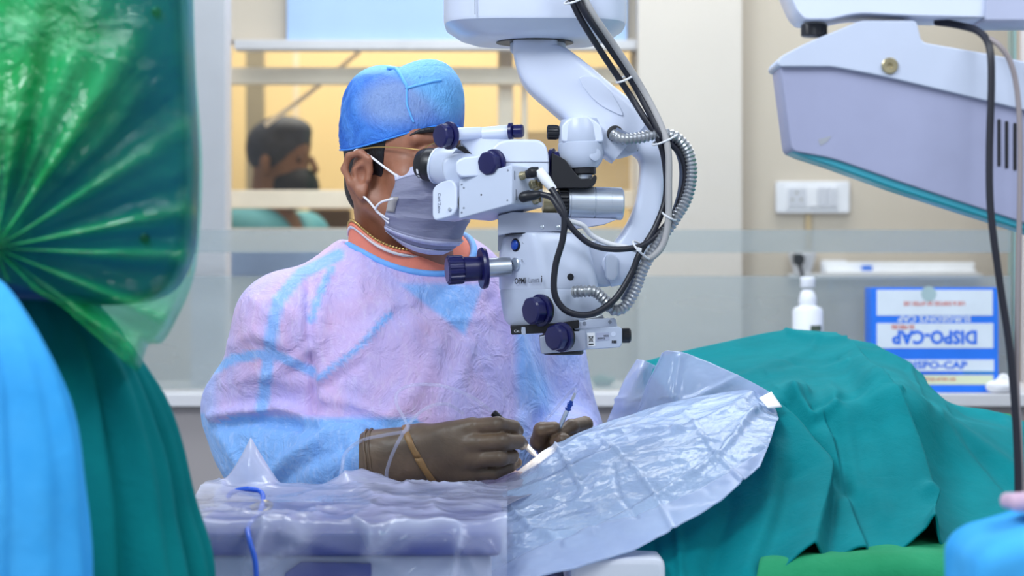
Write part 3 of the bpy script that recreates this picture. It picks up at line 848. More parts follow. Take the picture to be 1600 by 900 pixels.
# adapter left of the camera
Oa = np.array(m(675, 346, -0.018)); ua = u / lu * .036; 
ad = part('camera_adapter', slab(round_poly([(0, .006), (.004, 0), (.030, .0), (.036, .008), (.036, .038), (.028, .0475), (.010, .0475), (.0, .042)], .006, 4), (Oa, u / lu, v / np.linalg.norm(v), w / np.linalg.norm(w)), 0, .04, .004, 4), 'white', smooth=40)
part('coupling_ring', lathe(O + v * .42 + w * .35 - u * .10, u, [(0, .0185), (.001, .0195), (.006, .0195), (.009, .018)], 40), 'black', ad)
part('lock_screw', lathe(Oa + ua * .75 + v / np.linalg.norm(v) * .009 + nrm * 0.0, nrm, [(-.001, .0024), (.002, .0024), (.0026, .0016)], 16), 'silver', ad)
text('lettering', 'Carl Zeiss', Oa + ua * .30 + v / np.linalg.norm(v) * .034 + nrm * .0006, -v, u, .0062, M['inkgrey'], ad, 0.0001)

# mount block and the horizontal side tube
part('mount_block', px_prism([(778, 337), (800, 331), (884, 333), (884, 361), (800, 364), (778, 368)], YM - 0.030, YM + 0.055, 2, 0.002), 'plate')
for x in (847, 872): part('mount_screw', lathe(m(x, 355, -0.0298), (0, -1, 0), [(0, .0026), (.001, .0026), (.0015, .0018)], 16), 'silver')
part('mount_groove', px_prism([(779, 364), (862, 361), (862, 363), (779, 366.5)], YM - 0.028, YM + 0.05, 0.4, 0.0003), 'ink')
part('mount_plate', px_prism([(778, 365), (862, 362), (862, 372), (778, 392)], YM + 0.016, YM + 0.05, 2, 0.002), 'plate')
st = part('side_tube', lathe(m(886, 317, -0.01), (1, 0.10, -0.015), [(0, .0185), (.001, .0205), (.003, .0205), (.0035, .0212), (.0335, .0212), (.034, .0206), (.035, .0206), (.0355, .0212), (.055, .0212), (.0552, .0209), (.0695, .0209), (.0715, .019)], 48), 'silver', smooth=30)
part('focus_ring', lathe(m(872, 317, -0.012), (1, 0.10, -0.015), [(0, .0185), (.001, .0200), (.011, .0200), (.012, .0185)], 96, ridge_mod(24, 0.07)), 'black', st, 20)
part('tube_connector', lathe(m(848, 317, -0.005), (1, 0.10, -0.01), [(0, .013), (.016, .013), (.0165, .016), (.020, .016)], 32), 'brass', st)
part('tube_bracket', px_prism([(884, 340), (965, 342), (945, 350), (900, 357), (884, 357)], YM - 0.02, YM + 0.03, 2, 0.002), 'lilac')

# optics body: plan outline lofted downwards
def plan(py, xl, xr, xridge, yl=.045, inset=0.0):
    z = CAM_Z - (py - 450) * S; X = lambda p: (p - 800) * S
    P = [(X(xl) + inset, YM + .06), (X(xl) + inset, YM + .012), (X(xridge), YM - .048 + inset), (X(xr) - inset, YM - .022 + inset), (X(xr) - inset, YM + .06)]
    Q = round_poly(P, [.006, .012, .012, .014, .006], 5)
    return np.hstack([Q, np.full((len(Q), 1), z)])
def body(name, rows, mat, lab=None):
    return part(name, rings_vf([plan(*r) for r in rows]), mat, None, 40, label=lab)
ob = body('optics_body', [(364, 800, 906, 826, .045, .006), (366, 790, 914, 828, .045, .002), (372, 785, 917, 832), (395, 780, 922, 840), (425, 779, 930, 848), (450, 780, 935, 853), (451.6, 780, 935, 853, .045, .0008)], 'white')
ob2 = body('optics_base', [(451.5, 781, 935, 853, .045, .0006), (455, 781, 936, 853), (480, 784, 940, 856), (500, 788, 940, 858), (508, 791, 938, 859, .045, .003)], 'white2', 'pale grey lower half of the optics body')
# left facet runs from (x=780, Y+.012) to (x=ridge, Y-.048)
def facet(px, py, out=0.0):
    xr = 848 if py > 420 else 842
    t_ = (px - 779) / (xr - 779); y = YM + .012 + (-.060) * t_
    p = np.array(at(px, py, YM)); p = np.array(((px - 800) * S, y, CAM_Z - (py - 450) * S))
    n = np.array((-.060, -(xr - 779) * S, 0)); n /= np.linalg.norm(n)
    return p + n * out, n
fdir = np.array(((848 - 779) * S, -.060, 0)); fdir /= np.linalg.norm(fdir)
p, n = facet(806, 383, 0.0)
bz = part('button_bezel', lathe(p - n * .006, n, [(0, .0085), (.007, .0085), (.0075, .0075)], 28), 'black', ob)
part('button', lathe(p, n, [(0, .0064), (.003, .0064), (.0042, .005), (.0046, .002)], 24), 'bluebtn', ob, label='blue push button')
p, n = facet(805, 413, 0.0)
part('lock_disc', lathe(p - n * .006, n, [(0, .0085), (.007, .0085), (.008, .0072)], 28), 'silver', ob)
part('slot', obox(p + n * .0075 - fdir * .005, fdir * .010, np.array((0, 0, .0014)), n * .0012, .0003, .0003), 'ink', ob)
p, n = facet(806, 440, .0024)
tdir = fdir + np.array((0, 0, .045))
text('lettering', 'OPMI', p, tdir, (0, 0, 1), .0104, M['ink'], ob, .0002, .00010, 'LEFT', .86)
p2_, n = facet(827.5, 438.5, .0024)
text('lettering', 'Lumera', p2_, tdir, (0, 0, 1), .0098, M['inkgrey'], ob, .0002, 0, 'LEFT', 0.66)
p3_, n = facet(846.5, 436.5, .0024)
text('lettering', 'i', p3_, tdir, (0, 0, 1), .0125, M['ink'], ob, .0002, .0002)
pq, n = facet(817, 379.5, .0014)
text('lettering', 'Out', pq, tdir, (0, 0, 1), .0060, M['inkgrey'], ob, .0001)
pq, n = facet(815, 408, .0014)
text('lettering', 'PL', pq, tdir, (0, 0, 1), .0050, M['inkgrey'], ob, .0001)
def rface(px, py, out=0.0):
    t_ = (px - 850) / (930 - 850)
    n = np.array((.026, -(80 * S), 0)); n /= np.linalg.norm(n)
    return np.array(((px - 800) * S, YM - .048 + .026 * t_, CAM_Z - (py - 450) * S)) + n * out, n
p, n = rface(890, 433)
part('screw_hole', lathe(p - n * .004, n, [(0, .0044), (.0052, .0044), (.0054, .0035)], 20), 'black', ob)
p, n = rface(901, 456)
part('conduit_port', slab(round_poly([(-.012, -.0075), (.012, -.0075), (.012, .0075), (-.012, .0075)], .0075, 6), (p, (1, .3, 0), (0, 0, 1), n), -.004, .0012, .0005), 'black', ob2)
p, n = rface(905, 477)
for (a, b, c, d) in ((-.004, -.005, .008, .0006), (-.004, .004, .008, .0006), (-.004, -.005, .0006, .0096), (.0036, -.005, .0006, .0096)):
    part('square_mark', obox(p + n * .0008 + np.array((a, a * .3, b)), np.array((c, c * .3, 0)), np.array((0, 0, d)), n * .0003, .00005, .00005), 'inkgrey', ob2)

# steering handle on the left
hA = np.array(m(792, 417, -0.01)); hd = np.array((-1.0, -0.22, -0.06)); hd /= np.linalg.norm(hd)
hb = part('handle_tube', lathe(hA, hd, [(-.004, .0125), (.026, .0125), (.036, .0125)], 32), 'silver')
hp = hA + hd * .031
part('handle_grip', lathe(hp, hd, [(.0, .0150), (.006, .0155), (.026, .0162), (.0265, .0175)], 40), 'navy', hb)
part('handle_flange', lathe(hp, hd, [(-.004, .014), (-.0035, .0255), (.0005, .0268), (.0035, .0255), (.0040, .015)], 48), 'navy', hb)
part('handle_end', lathe(hp + hd * .0262, hd, [(0, .0175), (.002, .0185), (.019, .0188), (.021, .016)], 96, ridge_mod(16, .07)), 'navy', hb, 20)

# knobs and modules underneath
p, n = facet(838, 485)
navy_knob(841, 485, -0.058, (-.75, -.62, -0.05), .0172, ob2, L=.012, k=8)
part('knob_ring', lathe(m(851, 484, -0.047), (-.75, -.62, -.05), [(0, .0185), (.006, .0185), (.007, .016)], 40), 'black', ob2)
sl = part('slide_bar', px_prism([(797, 509), (870, 505), (905, 500), (905, 512), (862, 520), (799, 523)], YM - 0.045, YM + 0.02, 2, 0.001), 'black')
part('slide_tip', px_prism([(815, 511), (821, 511), (822, 523), (815, 523)], YM - 0.048, YM - 0.03, 1, 0.0008), 'white2', sl)
text('lettering', 'Cat. No', at(803, 517.5, YM - 0.0452), (1, 0, .03), (0, 0, 1), .0046, M['paper'], sl, .0001)
lb = part('lens_module', px_prism([(843, 526), (868, 520), (915, 517), (915, 547), (846, 553)], YM - 0.062, YM + 0.03, 2, 0.0018), 'plate')
part('objective_lens', lathe(m(880, 512, 0.005), (0, 0, -1), [(0, .026), (.033, .026), (.0345, .024), (.033, .021)], 40), 'black', lb)
navy_knob(874, 527, -0.083, (-.70, -.70, -0.04), .0158, lb, L=.010, k=8)
part('knob_ring', lathe(m(884, 527, -0.066), (-.70, -.70, -0.04), [(0, .0165), (.006, .0165), (.007, .014)], 40), 'black', lb)
fm = part('filter_module', px_prism([(905, 515), (925, 512), (968, 510), (972, 514), (972, 538), (968, 543), (908, 547)], YM - 0.052, YM + 0.02, 3, 0.0025), 'white2')
part('top_plate', px_prism([(897, 504), (925, 498), (962, 497), (965, 511), (925, 513), (898, 516)], YM - 0.04, YM + 0.0, 3, 0.0012), 'white2', fm)
for x, y in ((913, 505), (953, 503)): part('screw', lathe(m(x, y, -0.0402), (0, -1, 0), [(0, .0022), (.0008, .0022)], 14), 'inkgrey', fm)
part('lever', tube([m(915, 499, -.03), m(930, 497, -.03), m(942, 493, -.03)], [.0025, .003, .0045], 14), 'conduit', fm)
part('round_plug', lathe(m(972, 524, -0.01), (1, 0, 0.02), [(0, .0095), (.002, .0098), (.009, .0098), (.0115, .007)], 48, ridge_mod(16, .05)), 'black', fm)
stk = part('sticker', px_prism([(917, 520), (929.5, 519.5), (930, 541), (917.5, 541.5)], YM - 0.0526, YM - 0.0515, .3, 0.0001), 'paper', fm, label='white sticker with crossed out bin symbol')
YK = YM - 0.0530
def stroke(pts, w_=0.00035, mat='ink', parent=stk): part('symbol_line', tube([at(a, b, YK) for a, b in pts], w_, 6, 1, False), mat, parent)
stroke([(920, 525), (927, 534.5)]); stroke([(927, 525), (920, 534.5)]); stroke([(920.5, 526), (921.5, 533)]); stroke([(926.5, 526), (925.5, 533)]); stroke([(920, 526), (927, 525.8)]); stroke([(921.5, 533), (925.5, 533)])
part('symbol_bar', px_prism([(920, 537), (927.5, 536.6), (927.6, 538.8), (920, 539.2)], YK, YK + .0006, .2, .0001), 'ink', stk)
part('type_plate', px_prism([(931.5, 520.5), (952, 519), (952, 531), (931.5, 533)], YM - 0.0526, YM - 0.0515, .3, .0001), 'lilac', fm)
text('lettering', '305952', at(933, 529, YK), (1, 0, .03), (0, 0, 1), .0034, M['ink'], fm, .0001)
text('lettering', '9020', at(943, 525, YK), (1, 0, .03), (0, 0, 1), .0032, M['ink'], fm, .0001)
part('round_label', lathe(at(958.5, 522, YM - .052), (0, -1, 0), [(0, .0030), (.0006, .0030)], 20), 'white', fm)
for i in range(3): part('mark', px_prism([(956 + i * 2.6, 532), (958 + i * 2.6, 531.9), (958 + i * 2.6, 536), (956 + i * 2.6, 536.1)], YK, YK + .0006, .1, .0001), 'ink', fm)

# cables: they belong to the microscope and hang along its yoke
def cable(name, pts, r, mat, seg=12, n=8, label=None, rf=None, step=None):
    P = cr([np.array(m(a, b, c)) for a, b, c in pts], n)
    if step: P = resample(P, step)
    return mk(name, tube(P, r, seg, 1, False, True, rf), M[mat], mic, 60, label=label)
cable('cable', [(880, -30, -.112), (905, 25, -.108), (940, 82, -.075), (980, 142, -.045), (1008, 186, -.05), (1030, 220, -.05), (1040, 262, -.045), (1040, 310, -.045), (1024, 355, -.05), (1000, 395, -.055), (986, 428, -.055), (962, 466, -.06), (932, 488, -.065), (905, 492, -.068), (880, 482, -.07), (866, 456, -.073), (868, 415, -.075), (879, 375, -.078), (882, 340, -.08), (874, 315, -.078), (862, 295, -.07)], .0041, 'cableblack', 14)
cable('cable', [(890, -30, -.118), (914, 20, -.114), (950, 72, -.08), (990, 132, -.05), (1016, 180, -.052), (1036, 214, -.056), (1062, 240, -.045), (1071, 275, -.04), (1060, 320, -.04), (1040, 352, -.045), (1010, 380, -.055), (985, 388, -.06), (950, 389, -.066), (920, 380, -.072), (895, 358, -.078), (876, 330, -.08), (862, 309, -.074), (843, 303, -.068)], .0038, 'cableblack', 14)
cable('cable', [(900, -30, -.113), (924, 18, -.108), (962, 74, -.078), (1002, 136, -.05), (1032, 194, -.055), (1044, 235, -.06), (1045, 290, -.058), (1044, 345, -.058), (1036, 382, -.058), (1018, 402, -.056), (1003, 402, -.05)], .0043, 'cablegrey', 14, label='pale grey cable')
cable('hose', [(962, 205, -.03), (984, 214, -.035), (1014, 210, -.04), (1044, 216, -.042), (1064, 245, -.036), (1067, 285, -.033), (1056, 330, -.035), (1032, 372, -.042), (1006, 412, -.048), (990, 445, -.05), (975, 470, -.045)], .0052, 'cableblue', 14, label='slate blue hose')
cable('steel_conduit', [(957, 210, -.032), (972, 217, -.04), (1000, 215, -.046), (1030, 209, -.05), (1056, 214, -.05), (1075, 236, -.046), (1081, 268, -.044), (1074, 308, -.044), (1052, 346, -.047), (1026, 382, -.05), (1005, 420, -.052), (992, 454, -.052), (975, 480, -.05), (958, 484, -.05), (946, 470, -.052), (930, 456, -.056), (912, 455, -.058), (897, 456, -.05)], .0068, 'conduit', 16, 10, 'ribbed steel conduit', lambda s: 1 + 0.13 * np.sin(s * 2 * PI / .0052), .0013)
cable('cable', [(888, 345, -.07), (910, 352, -.06), (925, 368, -.05), (950, 380, -.045), (985, 388, -.05), (1002, 394, -.052)], .0034, 'cablewhite', 12, label='white cable')
def tie(pts, r=.0014): cable('cable_tie', pts, r, 'cablewhite', 8, 6)
def tie_loop(cx_, cy_, rx, ry, rot, dy):
    pts = []
    for k in range(9):
        a = 2 * PI * k / 8
        x, z = rx * math.cos(a), ry * math.sin(a) * 0.35
        pts.append((cx_ + x * math.cos(rot) - z * math.sin(rot), cy_ + x * math.sin(rot) + z * math.cos(rot), dy - 0.013 * math.sin(a)))
    tie(pts)
tie_loop(977, 122, 15, 8, -0.42, -.048); tie_loop(1040, 217, 22, 9, -0.42, -.05); tie_loop(1004, 391, 20, 14, 0.75, -.052); tie_loop(1046, 338, 12, 6, 0.5, -.05); tie_loop(897, 0, 16, 8, -.35, -.112)
part('tie_head', obox(np.array(m(994, 392, -.075)), np.array((.006, 0, -.002)), np.array((.0015, 0, .005)), np.array((0, .006, 0)), .001, .001), 'cablewhite')
# working light in the objective of the microscope, aimed at the eye being operated on
ll = bpy.data.lights.new('microscope_light', 'SPOT'); ll.energy = 3.2; ll.color = (1.0, 0.66, 0.34); ll.spot_size = math.radians(21); ll.spot_blend = 0.6; ll.shadow_soft_size = 0.012
lo = bpy.data.objects.new('microscope_light', ll); scn.collection.objects.link(lo); lo.location = m(880, 560, 0.01)
lo.rotation_euler = (at(838, 702, 2.975) - lo.location).to_track_quat('-Z', 'Y').to_euler()
# ------------------------------------------------------------------ people
t = NT('skin_brown')
nz = t.noise(30, 5, 0.6); nz2 = t.noise(260, 3)
cc = t.ramp(nz, [(0.3, C('#8f5d44')), (0.7, C('#a8715a'))])
M['skin'] = t.done(t.bsdf(cc, 0.48, 0, t.bump(nz2, 0.15, 0.001), Subsurface_Weight=0.12, Subsurface_Radius=(0.012, 0.005, 0.003), Subsurface_Scale=0.5))
M['hair'] = plain('black_hair', '#17151a', 0.5, var=0.3, nscale=(200, 200, 40), bump=0.5, bscale=(300, 300, 60))
M['eyew'] = plain('eye_white', '#d9d2cc', 0.2); M['iris'] = plain('iris_brown', '#2a1710', 0.15)
M['salmon'] = plain('salmon_cotton', '#f08a72', 0.85, var=0.06, nscale=40, bump=0.2, bscale=500)
M['undershirt'] = plain('white_cotton', '#e9e6ea', 0.85, bump=0.15, bscale=400)
M['maskstrap'] = plain('white_elastic', '#eceaf2', 0.7)

def nonwoven(name, pink, blue, deep, bumpk=0.35, rough=0.75, lo=0.32, hi=0.62):
    """spun-bond gown cloth: the attribute 'blue' picks doubled / unbacked cloth"""
    t = NT(name)
    big = t.noise((9, 9, 6), 4, 0.6, 0.6); fine = t.noise((160, 160, 40), 4, 0.65); mid = t.noise(28, 4, 0.6, 1.0)
    base = t.mix(t.ramp(big, [(lo, (0, 0, 0, 1)), (hi, (1, 1, 1, 1))]), C(pink), C(deep))
    a = t.attr('blue')
    col = t.mix(a.outputs['Fac'], base, C(blue))
    col = t.mix(t.math('MULTIPLY', t.math('SUBTRACT', fine, 0.5), 0.9, True), col, C('#f4f2ff'))
    nm = t.bump(t.math('ADD', mid, t.math('MULTIPLY', fine, 0.25)), bumpk, 0.008)
    p = t.bsdf(col, rough, 0, nm, Sheen_Weight=0.15)
    return t.done(p)
M['gown'] = nonwoven('gown_cloth', '#d5b0d6', '#7fb6f6', '#c1b4ec', 0.75)
M['gownband'] = plain('gown_binding', '#74b2f8', 0.7, var=0.06, nscale=60, bump=0.2, bscale=200)

# ---- frames
a_ = math.radians(40)
HO = np.array(at(626, 264, 3.12)); hf = np.array((math.cos(a_), -math.sin(a_), -0.03)); hf /= np.linalg.norm(hf)
hl = np.array((math.sin(a_), math.cos(a_), 0.0)); hu = np.cross(hf, hl)
HR = np.array([hf, hl, hu])
HS = 1.0
def H(x, y, z): return HO + HS * (hf * x + hl * y + hu * z)
per = thing('person', 'seated surgeon in blue cap, grey mask and lavender gown looking into the microscope', 'person', (at(640, 0, 3.16).x, 3.16, 0.0))

# ---- body: head, neck, chest in one surface
sd = SDF(HO - np.array((.20, .17, .28)), HO + np.array((.17, .16, .15)), 0.0024)
e = lambda c, r, k=.012, cut=False: sd.ell(H(*c), r, HR, k, cut)
cp = lambda a, b, ra, rb, k=.012, cut=False: sd.cap(H(*a), H(*b), ra, rb, k, cut)
e((-.002, 0, .045), (.085, .0685, .082)); e((.035, 0, .03), (.048, .060, .07))
e((.042, 0, -.03), (.045, .057, .07)); cp((.060, -.012, -.088), (.060, .012, -.088), .021, .021)
for s in (-1, 1):
    cp((-.005, s * .050, -.045), (.053, s * .022, -.088), .016, .018, .02)
    cp((.055, s * .045, -.012), (.068, s * .035, -.022), .020, .018, .02)     # cheekbone
    cp((.082, s * .014, .040), (.072, s * .048, .038), .011, .009, .012)      # brow ridge
    e((.092, s * .032, .017), (.014, .017, .012), .010, True)                 # eye socket
    e((.076, s * .032, .018), (.0135, .0145, .0125), .003)                    # lids over the eyeball
    cp((.084, s * .020, .022), (.083, s * .044, .021), .0030, .0026, .003)    # upper lid fold
cp((.088, 0, .028), (.108, 0, -.012), .0075, .0105, .010); e((.110, 0, -.017), (.012, .012, .010), .006)
for s in (-1, 1): e((.100, s * .012, -.020), (.011, .007, .008), .005)
cp((.092, -.018, -.050), (.092, .018, -.050), .007, .007, .006); cp((.090, -.015, -.060), (.090, .015, -.060), .008, .008, .006)
# ears
for s in (-1, 1):
    E = lambda x, y, z: (-.001 + x, s * (.0655 + y), -.012 + z * .86)
    pts = [E(.010, .004, .008), E(.012, .008, .026), E(.000, .013, .036), E(-.016, .018, .030), E(-.022, .020, .010), E(-.014, .016, -.012), E(-.004, .008, -.026)]
    for p, q in zip(pts[:-1], pts[1:]): cp(p, q, .0048, .0046, .004)
    e(E(-.002, .007, -.026), (.009, .005, .011), .006)
    sd.ell(H(*E(-.006, .004, .006)), (.017, .006, .029), HR, .006)
    cp(E(.002, .010, .020), E(-.010, .013, .010), .0035, .0030, .004); cp(E(-.010, .013, .010), E(-.006, .010, -.012), .0030, .0032, .004)
    e(E(.001, .010, .001), (.007, .007, .010), .004, True)
    cp(E(.010, .006, .004), E(.009, .006, -.006), .0035, .004, .004)          # tragus
nb = np.array(at(628, 440, 3.18))
sd.cap(H(-.015, 0, -.03), nb, .054, .058, .02)
sd.cap(H(.02, 0, -.08), nb + np.array((.05, -.03, -.01)), .030, .045, .03)
for s in (-1, 1): sd.cap(H(-.03, s * .055, -.02), nb + hf * .05 + hl * s * .012, .012, .016, .02)
TB = math.radians(60)
tf = np.array((math.cos(TB), -math.sin(TB), 0.0)); tl = np.array((math.sin(TB), math.cos(TB), 0.0)); tu = np.array((0, 0, 1.0))
TR = np.array([tf, tl, tu])
T0 = np.array((at(636, 0, 3.19).x, 3.19, 0.0))
def Tp(f, l, z): return T0 + tf * f + tl * l + tu * z
sd.ell(Tp(.01, 0, 1.0), (.10, .15, .14), TR, .03)
bodyvf = sd.mesh(2)
bodyo = mk('body', bodyvf, M['skin'], per, 180)
for s in (-1, 1):
    mk('eye', lathe(H(.0765, s * .032, .0165), hf, [(-.011, .005), (.002, .0128), (.008, .0105), (.0115, .0060), (.0128, .002)], 20), M['eyew'], bodyo)
    mk('iris', lathe(H(.0878, s * .032, .0165), hf, [(-.002, .0055), (.0012, .0052), (.0022, .003)], 16), M['iris'], bodyo)
    mk('eyebrow', tube([H(.097, s * .014, .045), H(.094, s * .030, .050), H(.082, s * .047, .048), H(.068, s * .057, .042)], [.003, .0042, .0036, .001], 8), M['hair'], bodyo)
# hair behind and before the ear
sd = SDF(HO - np.array((.14, .14, .10)), HO + np.array((.12, .13, .10)), 0.003)
sd.ell(H(-.001, 0, .038), (.0860, .0705, .084), HR, 0); sd.ell(H(-.034, 0, -.022), (.050, .053, .050), HR, .02)
sd.half(H(.022, 0, 0), hf * 1.0 - hu * .35); sd.half(H(0, 0, -.060), -hu)
sd.ell(H(.008, -.080, -.03), (.028, .03, .038), HR, .004, True); sd.ell(H(.008, .080, -.03), (.028, .03, .038), HR, .004, True)
mk('hair', sd.mesh(2), M['hair'], per, 180)

# ---- cap: puffed non-woven bouffant
nT, nP = 110, 48
th = np.linspace(0, 2 * PI, nT, endpoint=False)
rings = []; blue = []
for k in range(nP + 1):
    t_ = k / nP
    x0, y0 = np.cos(th), np.sin(th)
    # rim: low at the back, high over the brow
    zr = np.where(np.cos(th) > 0, .060 - .004 * np.cos(th) - .030 * (1 - np.abs(np.cos(th))), .030 + .026 * np.cos(th))
    zr = .042 + .016 * np.cos(th) - .014 * (1 - np.cos(2 * th)) * .5
    ztop = .131
    bul = math.sin(min(1, t_ * 1.6) * PI / 2) * .012
    ph = t_ * PI / 2
    prof = np.power(np.cos(ph), .40)
    zz = zr + (ztop - zr) * np.power(np.sin(ph), 0.95)
    ax, ay = (.0885 + bul * .8), (.0720 + bul * .75)
    P = np.stack([.001 + ax * prof * x0, ay * prof * y0, zz], 1)
    rings.append(P)
L3 = np.array(rings)                                   # local head coords
X, Y_, Z = L3[..., 0], L3[..., 1], L3[..., 2]
Pflat = L3.reshape(-1, 3)
env = np.clip((Z - .045) / .06, 0, 1)
# the two stiff corners of the folded cloth and the dip between them
def bumpz(cx_, cy_, r, h): return h * np.exp(-((X - cx_) ** 2 + (Y_ - cy_) ** 2) / r ** 2)
up_ = bumpz(-.055, .010, .045, .013) + bumpz(.040, .005, .040, .016) + bumpz(.085, .02, .03, .010) - bumpz(-.004, -.03, .024, .006)
L3[..., 2] += up_ * np.clip((Z - .08) / .05, 0, 1)
wr = wnoise(Pflat, 70, 11, 3, (1, 1, .6)).reshape(X.shape)
fan = np.sin(30 * np.arctan2(Z - .02, X + .10) + 3 * wr)
rad = np.hypot(X, Y_) + 1e-6
d = .0020 * wr + .0018 * fan * np.clip((-.02 - X) / .05, 0, 1) + .0008 * np.abs(np.sin(90 * Z + 4 * wr)) * np.clip((.075 - Z) / .03, 0, 1)
L3[..., 0] += d * X / rad; L3[..., 1] += d * Y_ / rad
W3 = HO + L3[..., 0:1] * hf + L3[..., 1:2] * hl + L3[..., 2:3] * hu
capvf = rings_vf(list(W3), False, True)
seam_local = [(-.002, -.045, .150), (.030, -.058, .128), (.052, -.064, .110), (.062, -.062, .085), (.066, -.058, .055)]
t = NT('cap_cloth')
big = t.noise((22, 22, 22), 5, 0.65, 0.8); fine = t.noise((260, 260, 90), 4, 0.7); a1 = t.attr('greyed'); a2 = t.attr('blue')
c1 = t.mix(t.ramp(big, [(0.35, (0, 0, 0, 1)), (0.65, (1, 1, 1, 1))]), C('#1f66d2'), C('#4a90ee'))
c1 = t.mix(a1.outputs['Fac'], c1, C('#8ea9dc')); c1 = t.mix(a2.outputs['Fac'], c1, C('#79c0fb'))
c1 = t.mix(t.math('MULTIPLY', t.math('SUBTRACT', fine, 0.5), 1.0, True), c1, C('#1d52b8'))
M['capm'] = t.done(t.bsdf(c1, 0.7, 0, t.bump(t.math('ADD', big, t.math('MULTIPLY', fine, .4)), 0.8, 0.010)))
X, Y_, Z = L3[..., 0].ravel(), L3[..., 1].ravel(), L3[..., 2].ravel()
greyed = np.clip(1.25 - np.hypot((X - .045) / .055, (Z - .088) / .034), 0, 1) * (Y_ < .05)  # soft oval of paler, greyer blue on the front of the cap
ang_v = np.arctan2(Y_, X)
topb = np.clip((np.hypot((X + .005) / .095, (Z - .045) / .082) - .98) * 7, 0, 1)
blue_v = np.maximum(topb, 0)
capo = mk('surgical_cap', capvf, M['capm'], per, 180, {'greyed': np.clip(greyed * 1.5, 0, 1) * .9, 'blue': blue_v}, .0012)
def on_cap(x, y, z):
    P = np.array(H(x, y, z)); q = W3.reshape(-1, 3); i = np.argmin(((q - P) ** 2).sum(1))
    c = H(-.005, 0, .05); n = q[i] - c; n /= np.linalg.norm(n); return q[i] + n * .0012
def cap_seam(pts, r=.0022):
    P = [on_cap(*p) for p in cr(pts, 4)]
    P = np.array(P); P[1:-1] = (P[:-2] + P[1:-1] * 2 + P[2:]) / 4
    mk('cap_seam', tube(P, r * .8, 8, 2), plain('cap_seam_cloth', '#6db8fb', 0.7), capo, 60)
cap_seam([(-.01, -.02, .16), (.02, -.04, .14), (.05, -.055, .118), (.062, -.058, .105)], .003)
cap_seam([(.062, -.058, .105), (.066, -.062, .085), (.070, -.055, .06)], .0018)
cap_seam([(.062, -.058, .105), (.085, -.04, .118), (.098, -.02, .125)], .0022)
# thicker stitched rim band
mk('rim_band', tube(np.vstack([W3[0], W3[0][:1]]), .0013, 8, 1), plain('cap_rim_cloth', '#3f8fee', 0.7), capo, 60)

# ---- mask
al = np.radians(np.linspace(-66, 66, 45)); zv = np.linspace(0, 1, 40)
zk = [.010, -.008, -.026, -.048, -.070, -.090, -.106, -.114]
rx = np.interp(zv, np.linspace(0, 1, 8), [.106, .122, .124, .113, .104, .098, .088, .070])
ry = np.interp(zv, np.linspace(0, 1, 8), [.069, .073, .075, .073, .069, .062, .053, .041])
zz = np.interp(zv, np.linspace(0, 1, 8), zk)
G = np.zeros((40, 45, 3))
for i in range(40):
    side = (np.abs(np.degrees(al)) / 66) ** 3
    z_i = zz[i] + side * (.0 if zv[i] < .4 else .030 * (zv[i] - .4) / .6) - .020 * side * max(0, 1 - zv[i] / .4)
    alr = al * (1 + .22 * zv[i] ** 1.5)
    x = rx[i] * np.cos(alr) ** .85 * (1 - .0 * side); y = ry[i] * np.sin(alr) * (1 + .04 * side)
    c_ = np.cos(al)
    pl = 0
    for q in (.36, .56, .76): pl = pl + .0045 * np.exp(-(np.maximum(zv[i] - q + .012 * np.cos(2 * al), 0) / .07) ** 2) * (zv[i] - q + .012 * np.cos(2 * al) > 0)
    pl = pl + .0012 * np.sin(al * 9 + 12 * zv[i])
    k_ = 1 + pl / .1
    Pn = np.stack([x * k_, y * k_, z_i], 1)
    G[i] = HO + Pn[:, :1] * hf + Pn[:, 1:2] * hl + Pn[:, 2:] * hu
M['mask'] = plain('grey_mask_cloth', '#8b8ca6', 0.75, var=0.06, nscale=30, bump=0.35, bscale=(60, 60, 200))
M['maskedge'] = plain('pale_mask_edge', '#c6c8e4', 0.75, var=0.08, nscale=300)
V, Fc = grid_vf(G)
msk = mk('face_mask', (V, Fc), M['mask'], per, 60, None, .0012)
def strip_on(G, i0, i1, j0, j1, out, name, mat):
    g = G[i0:i1, j0:j1]; N = g - HO; N /= np.linalg.norm(N, axis=2, keepdims=True)
    mk(name, grid_vf(g + N * out), mat, msk, 60, None, .0006)
strip_on(G, 0, 5, 0, 45, .0012, 'top_hem', M['maskedge']); strip_on(G, 35, 40, 0, 45, .0014, 'bottom_hem', M['maskedge'])
strip_on(G, 30, 33, 0, 45, .0016, 'lower_band', M['maskedge'])
M['maskdot'] = plain('yellow_stitch', '#b5b0ae', 0.7)
for s, jj in ((-1, 2), (1, 42)):
    strip_on(G, 14, 22, jj - 2 if jj < 20 else jj, jj + 1 if jj < 20 else jj + 3, .0014, 'side_weld', M['maskdot'])
def strap(p, name='ear_loop'): mk(name, tube(p, .0016, 8, 8), M['maskstrap'], msk, 60)
strap([G[3, 1], H(.034, -.069, .000), H(.012, -.0735, .014), H(-.006, -.079, .022), H(-.016, -.080, .014)])
strap([G[27, 1], H(.024, -.068, -.060), H(.010, -.071, -.046), H(-.002, -.075, -.036), H(-.010, -.078, -.028)])
strap([G[15, 1], G[17, 0] - hf * .009 - hl * .004, G[21, 0] - hf * .014 - hl * .004, G[25, 1]])
strap([G[3, 43], H(.034, .069, .000), H(.012, .0735, .014), H(-.006, .079, .022), H(-.016, .080, .014)])
strap([G[27, 43], H(.024, .068, -.060), H(-.010, .078, -.028)])

